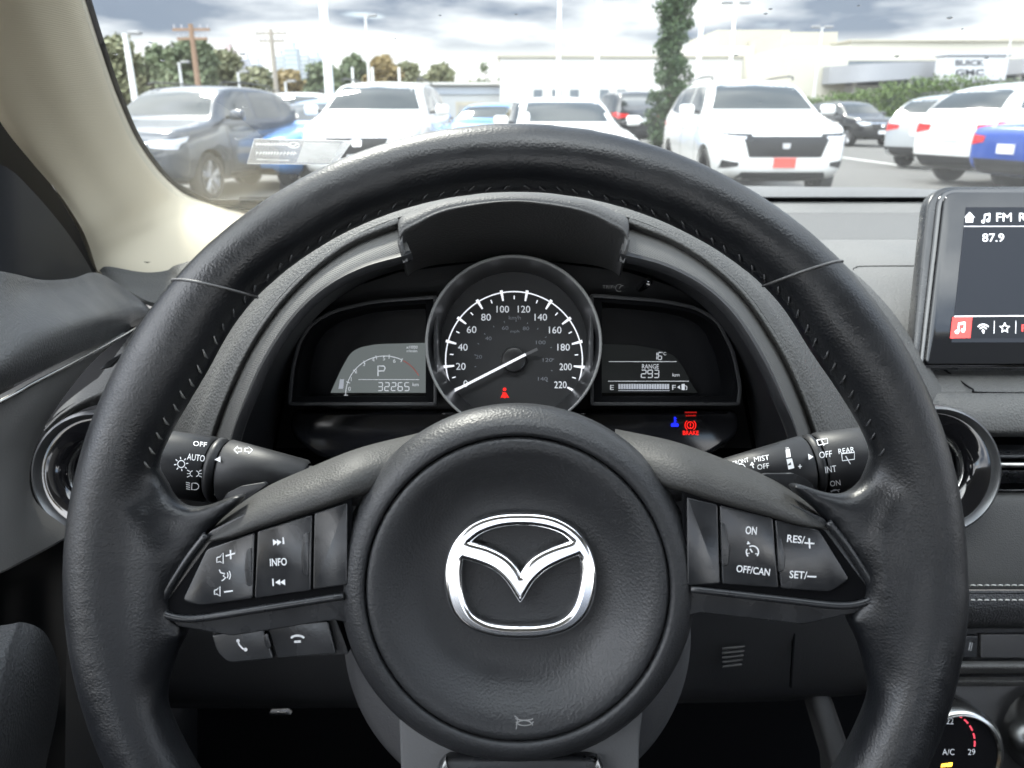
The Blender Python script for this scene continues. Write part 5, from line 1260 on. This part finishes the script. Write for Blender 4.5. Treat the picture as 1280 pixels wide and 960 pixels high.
def util(label, px, py, Y, m):
    x = gx(px, Y, 3); h_ = gz(py, Y); t = thing('utility_pole', label, 'utility pole', (x, Y, 0), 'utility poles')
    k = MB(); k.tube([(x, Y, 0), (x, Y, h_)], [.2, .14], 10); k.build('post', m, t)
    for dz, wd in ((-.3, 1.1), (-.8, .9)):
        k = MB(); k.box(x - wd, x + wd, Y - .06, Y + .06, h_ + dz - .07, h_ + dz + .07); c_ = k.build('crossarm', m, t)
        k = MB()
        for q in (-.9, -.5, .5, .9): k.tube([(x + q * wd, Y, h_ + dz + .07), (x + q * wd, Y, h_ + dz + .28)], .05, 6)
        k.build('insulator', mat('insulator', (.3, .3, .32), .3), c_)
util('brown wooden utility pole with two crossarms above the slate SUV', 247, 30, 50, mat('pole_wood', (.22, .14, .09), .85))
util('greyer wooden utility pole with crossarms left of the grey towers', 345, 36, 60, mat('pole_wood_grey', (.28, .25, .21), .85))

# ================================================================== buildings
def winmat(): return mat('far_window', (.10, .12, .14), .15)
def tower(label, px0, px1, py, Y, col, fl=14, seed=0):
    x0, x1 = gx(px0, Y, 20), gx(px1, Y, 20); h_ = gz(py, Y)
    t = thing('tower_block', label, 'tower block', ((x0 + x1) / 2, Y, 0), 'far tower blocks')
    b = MB(); b.box(x0, x1, Y, Y + (x1 - x0), 0, h_); b.build('wall', mat('tower_' + label[:12], col, .8), t)
    b = MB(); b.box(x0 + (x1 - x0) * .3, x0 + (x1 - x0) * .7, Y + 2, Y + 6, h_, h_ + 3); b.build('roof_plant', mat('tower_' + label[:12], col, .8), t)
    b = MB(); n = 4; w_ = (x1 - x0) / n
    for i in range(n):
        for j in range(fl):
            z0 = h_ * (j + .3) / fl; b.box(x0 + w_ * (i + .18), x0 + w_ * (i + .82), Y - .2, Y + .05, z0, z0 + h_ / fl * .5)
    b.build('windows', mat('haze_window', (.28, .31, .35), .3), t)
tower('reddish grey tower block, the leftmost of the far towers', 278, 294, 62, 420, (.40, .33, .32))
tower('pale low tower block behind the trees left of the utility pole', 301, 312, 74, 430, (.50, .50, .52))
tower('pale tower block just left of the second utility pole', 313, 326, 80, 440, (.46, .48, .50))
tower('grey green tower block right of the second utility pole', 342, 356, 70, 420, (.42, .45, .45))
tower('tallest grey tower block of the right cluster', 357, 373, 60, 410, (.40, .44, .46))
tower('pale stepped tower block beside the tallest grey one', 374, 386, 68, 430, (.50, .52, .52))
tower('blue grey tower block nearest the tall white pole', 388, 402, 72, 425, (.38, .42, .46))

WALL = mat('hall_white', (.52, .51, .48), .8, var=(.2, .05)); CREAMW = mat('hall_cream', (.36, .335, .27), .8, var=(.2, .06))
Yb = 60
hall = thing('white_hall', 'long white dealership hall with a few small dark windows', 'building', (gx(800, Yb), Yb, 0), None)
b = MB(); b.box(gx(625, Yb), gx(1000, Yb), Yb, Yb + 25, 0, gz(72, Yb)); b.build('wall', WALL, hall)
b = MB(); b.box(gx(622, Yb), gx(1002, Yb), Yb - .15, Yb + 25.2, gz(72, Yb), gz(69, Yb)); b.build('roof_edge', CREAMW, hall)
b = MB(); b.box(gx(850, Yb + 2), gx(1000, Yb + 2), Yb + 2, Yb + 20, gz(69, Yb), gz(58, Yb + 2)); b.build('upper_storey', WALL, hall)
b = MB(); b.box(gx(888, Yb + 4), gx(975, Yb + 4), Yb + 4, Yb + 14, gz(60, Yb), gz(57, Yb + 4) + 1.1); b.build('roof_box', CREAMW, hall)
for px in (672, 695, 717, 754, 775):
    b = MB(); x = gx(px, Yb); b.box(x - .32, x + .32, Yb - .06, Yb + .02, gz(124, Yb), gz(112, Yb)); w_ = b.build('window', winmat(), hall)
    b = MB(); b.box(x - .40, x + .40, Yb - .1, Yb, gz(125.5, Yb), gz(124, Yb)); b.build('sill', WALL, w_)
low = thing('low_grey_building', 'low grey building with a window band left of the white hall', 'building', (gx(580, 62), 62, 0))
b = MB(); b.box(gx(505, 62), gx(640, 62), 62, 75, 0, gz(106, 62)); b.build('wall', mat('low_grey', (.36, .37, .37), .8), low)
b = MB(); b.box(gx(503, 62), gx(641, 62), 61.6, 75.2, gz(106, 62), gz(103, 62)); b.build('roof_edge', WALL, low)
b = MB(); b.box(gx(510, 62), gx(625, 62), 61.9, 62.02, gz(118, 62), gz(110, 62)); b.build('window_band', mat('haze_window', (.28, .31, .35), .3), low)
fence = thing('low_barrier', 'pale low barrier rail in front of the low grey building', 'barrier', (gx(640, 45), 45, 0))
b = MB(); b.box(gx(570, 45), gx(800, 45), 45, 45.1, gz(132, 45), gz(127, 45)); b.build('rail', CREAMW, fence)
b = MB(); b.box(gx(570, 45), gx(800, 45), 45.02, 45.08, .12, gz(132, 45)); b.build('panel', mat('barrier_grey', (.30, .29, .27), .8), fence)
b = MB()
for px in range(572, 802, 20): x = gx(px, 45); b.box(x - .06, x + .06, 44.95, 45.12, 0, gz(127, 45))
b.build('posts', CREAMW, fence)

dl = thing('car_dealership', 'cream dealership with a curved grey canopy over dark glass on the right', 'building', (gx(1130, 50), 50, 0)); Yd = 50
b = MB(); b.box(gx(978, Yd), gx(1050, Yd), Yd, Yd + 20, 0, gz(57, Yd)); b.build('side_wing', mat('dealer_cream', (.44, .42, .35), .8, var=(.2, .05)), dl)
b = MB(); b.box(gx(1050, Yd + 3), gx(1420, Yd + 3), Yd + 3, Yd + 20, gz(76, Yd + 3), gz(52, Yd + 3)); b.build('upper_wall', mat('dealer_cream', (.66, .63, .54), .8), dl)
b = MB(); b.box(gx(1048, Yd + 3), gx(1420, Yd + 3), Yd + 2.8, Yd + 20.2, gz(52, Yd + 3), gz(49.5, Yd + 3)); b.build('parapet', CREAMW, dl)
b = MB(); b.box(gx(1050, Yd + 3), gx(1420, Yd + 3), Yd + 3.05, Yd + 20, 0, gz(76, Yd + 3)); b.build('glass_front', winmat(), dl)
b = MB(); b.box(gx(1005, Yd), gx(1080, Yd), Yd + 6, Yd + 16, gz(57, Yd), gz(40, Yd + 6)); b.build('roof_box', CREAMW, dl)
b = MB(); b.box(gx(1240, Yd + 6), gx(1300, Yd + 6), Yd + 6, Yd + 12, gz(52, Yd), gz(46, Yd + 6)); b.build('roof_unit', CREAMW, dl)
# curved canopy band
n = 24; V = []; F = []
for i in range(n + 1):
    f = i / n; px = 1038 + f * 132; Y = Yd - 3.2 * math.sin(PI * min(1, f * .9 + .1)) ; z0 = gz(105 - 8 * f, Y); z1 = gz(83 - 6 * math.sin(f * PI * .5), Y); x = gx(px, Y, 4)
    V += [(x, Y, z0), (x, Y, z1), (x, Yd + 3, z1), (x, Yd + 3, z0)]
for i in range(n):
    for j in range(4): a = i * 4; F.append([a + j, a + 4 + j, a + 4 + (j + 1) % 4, a + (j + 1) % 4])
F += [[3, 2, 1, 0], [n * 4 + q for q in range(4)]]
meshobj('canopy', V, F, mat('canopy_grey', (.28, .285, .30), .4), dl, 40)
b = MB()
for px in (1062, 1095, 1130, 1160): x = gx(px, Yd - 1); b.box(x - .1, x + .1, Yd - 1, Yd - .8, 0, gz(100, Yd - 1))
b.build('columns', WALL, dl)
b = MB(); b.box(gx(1040, Yd), gx(1100, Yd), Yd + .6, Yd + .8, 0, gz(106, Yd)); b.build('low_wall', WALL, dl)
sg = thing('dealership_sign', 'white dealership sign panel with grey BUICK GMC lettering above the hedge', 'sign', (gx(1208, Yd - 2), Yd - 2, 0)); Ys = Yd - 2.5
b = MB(); b.box(gx(1169, Ys), gx(1247, Ys), Ys, Ys + 1.2, 0, gz(70, Ys)); b.build('panel', mat('sign_white', (.40, .405, .415), .5), sg, mods=[bev(.12, 3)])
b = MB(); b.box(gx(1168, Ys), gx(1248, Ys), Ys - .08, Ys + 1.3, gz(70.5, Ys), gz(66.5, Ys)); b.build('cap', mat('canopy_grey', (.28, .285, .30), .4), sg, mods=[bev(.08, 3)])
ik = Ink(); ik.text('BUICK', 1212, 78.5, 7, 36, bold=.03); ik.text('GMC', 1212, 90.5, 8, 36, bold=.03)
def onsign(px, py): return Vector((gx(px, Ys, gz(py, Ys)), Ys - .03, gz(py, Ys)))
ik.build('lettering', mat('sign_letters', (.04, .042, .05), .5), sg, onsign)
fasc = thing('fascia_panel', 'grey canopy panel right of the dealership sign over dark glass', 'canopy', (gx(1265, Yd), Yd, 0))
b = MB(); b.box(gx(1252, Yd), gx(1420, Yd), Yd - 1, Yd + 2.9, gz(93, Yd), gz(74, Yd)); b.build('band', mat('canopy_grey', (.28, .285, .30), .4), fasc)
b = MB(); b.box(gx(1256, Yd), gx(1259, Yd), Yd - .5, Yd - .2, 0, gz(93, Yd)); b.build('post', WALL, fasc)

# ================================================================== camera, sky, sun
cam = bpy.data.cameras.new('camera'); co = bpy.data.objects.new('camera', cam); C.objects.link(co)
co.location = EYE; co.rotation_euler = (PI / 2 - TH, 0, 0)
cam.sensor_width = 36; cam.lens = FP / 1280 * 36; cam.clip_start = .02; cam.clip_end = 3000
cam.dof.use_dof = True; cam.dof.focus_distance = .41; cam.dof.aperture_fstop = 15
scene.camera = co
SEL, SAZ = rad(50), rad(-28)     # sun ahead, slightly left, veiled by cloud
sd = Vector((math.sin(SAZ) * math.cos(SEL), math.cos(SAZ) * math.cos(SEL), math.sin(SEL)))
sl_ = bpy.data.lights.new('sun', 'SUN'); sl_.energy = 2.1; sl_.angle = rad(8); sl_.color = (1, .96, .88)
so = bpy.data.objects.new('sun', sl_); C.objects.link(so); so.rotation_euler = sd.to_track_quat('Z', 'Y').to_euler()
w = bpy.data.worlds.new('World'); scene.world = w; w.use_nodes = True; nt = w.node_tree; bg = nt.nodes['Background']
sky = nt.nodes.new('ShaderNodeTexSky'); sky.sky_type = 'NISHITA'; sky.sun_disc = False; sky.sun_elevation = SEL; sky.sun_rotation = SAZ
tc = nt.nodes.new('ShaderNodeTexCoord')
def nd(t, **k):
    x = nt.nodes.new(t)
    for a, b_ in k.items(): setattr(x, a, b_)
    return x
L_ = nt.links.new
sep = nd('ShaderNodeSeparateXYZ'); L_(tc.outputs['Generated'], sep.inputs[0])
# project the view direction on a cloud layer
za = nd('ShaderNodeMath', operation='ADD'); za.inputs[1].default_value = .12; L_(sep.outputs['Z'], za.inputs[0])
mxz = nd('ShaderNodeMath', operation='MAXIMUM'); mxz.inputs[1].default_value = .05; L_(za.outputs[0], mxz.inputs[0])
dv = nd('ShaderNodeVectorMath', operation='DIVIDE'); L_(tc.outputs['Generated'], dv.inputs[0])
cb = nd('ShaderNodeCombineXYZ'); L_(mxz.outputs[0], cb.inputs[0]); L_(mxz.outputs[0], cb.inputs[1]); cb.inputs[2].default_value = 1; L_(cb.outputs[0], dv.inputs[1])
n1 = nd('ShaderNodeTexNoise'); n1.inputs['Scale'].default_value = .55; n1.inputs['Detail'].default_value = 7; n1.inputs['Distortion'].default_value = .4; L_(dv.outputs[0], n1.inputs['Vector'])
n2 = nd('ShaderNodeTexNoise'); n2.inputs['Scale'].default_value = .9; n2.inputs['Detail'].default_value = 5; L_(dv.outputs[0], n2.inputs['Vector'])
cv = nd('ShaderNodeMapRange'); cv.inputs['From Min'].default_value = .28; cv.inputs['From Max'].default_value = .40; L_(n1.outputs['Fac'], cv.inputs['Value'])
# thick cloud is blue grey, thin cloud is white; the horizon is bright
tk = nd('ShaderNodeMapRange'); tk.inputs['From Min'].default_value = .38; tk.inputs['From Max'].default_value = .58; L_(n2.outputs['Fac'], tk.inputs['Value'])
ramp = nd('ShaderNodeMixRGB'); ramp.inputs[1].default_value = (4.2, 4.25, 4.3, 1); ramp.inputs[2].default_value = (.95, 1.13, 1.45, 1); L_(tk.outputs[0], ramp.inputs[0])
hz_ = nd('ShaderNodeMapRange'); hz_.inputs['From Min'].default_value = .035; hz_.inputs['From Max'].default_value = .085; hz_.inputs['To Min'].default_value = 1; hz_.inputs['To Max'].default_value = 0; L_(sep.outputs['Z'], hz_.inputs['Value'])
hm = nd('ShaderNodeMixRGB'); L_(hz_.outputs[0], hm.inputs[0]); L_(ramp.outputs[0], hm.inputs[1]); hm.inputs[2].default_value = (4.2, 4.2, 4.1, 1)
mx = nd('ShaderNodeMixRGB'); L_(cv.outputs[0], mx.inputs[0]); L_(sky.outputs[0], mx.inputs[1]); L_(hm.outputs[0], mx.inputs[2])
mx2 = nd('ShaderNodeMixRGB'); mh = nd('ShaderNodeMath', operation='MULTIPLY'); mh.inputs[1].default_value = .85; L_(hz_.outputs[0], mh.inputs[0])
L_(mh.outputs[0], mx2.inputs[0]); L_(mx.outputs[0], mx2.inputs[1]); mx2.inputs[2].default_value = (4.2, 4.2, 4.1, 1)
bk = nd('ShaderNodeMapRange'); bk.inputs['From Min'].default_value = .3; bk.inputs['From Max'].default_value = -.5; bk.inputs['To Min'].default_value = 1; bk.inputs['To Max'].default_value = 2.9  # unseen sky behind the camera brightened to add light in the cabin
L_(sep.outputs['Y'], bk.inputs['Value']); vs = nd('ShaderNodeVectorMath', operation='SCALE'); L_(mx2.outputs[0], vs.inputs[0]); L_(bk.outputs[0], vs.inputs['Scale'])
up = nd('ShaderNodeMapRange'); up.inputs['From Min'].default_value = .20; up.inputs['From Max'].default_value = .45; up.inputs['To Min'].default_value = 1; up.inputs['To Max'].default_value = 2.4  # sky high above the view boosted as well, extra cabin light
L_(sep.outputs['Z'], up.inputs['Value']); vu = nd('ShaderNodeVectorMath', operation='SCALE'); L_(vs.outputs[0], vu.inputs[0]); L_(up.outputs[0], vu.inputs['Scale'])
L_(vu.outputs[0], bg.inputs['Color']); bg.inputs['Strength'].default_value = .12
scene.view_settings.view_transform = 'Standard'; scene.view_settings.look = 'None'; scene.view_settings.gamma = 1; scene.view_settings.exposure = EXPO
scene.render.engine = 'CYCLES'; cy = scene.cycles
cy.max_bounces = 8; cy.transparent_max_bounces = 12; cy.diffuse_bounces = 4; cy.glossy_bounces = 4; cy.caustics_reflective = False; cy.caustics_refractive = False
cy.use_denoising = True; cy.sample_clamp_indirect = 8; cy.use_adaptive_sampling = True; cy.adaptive_threshold = .02
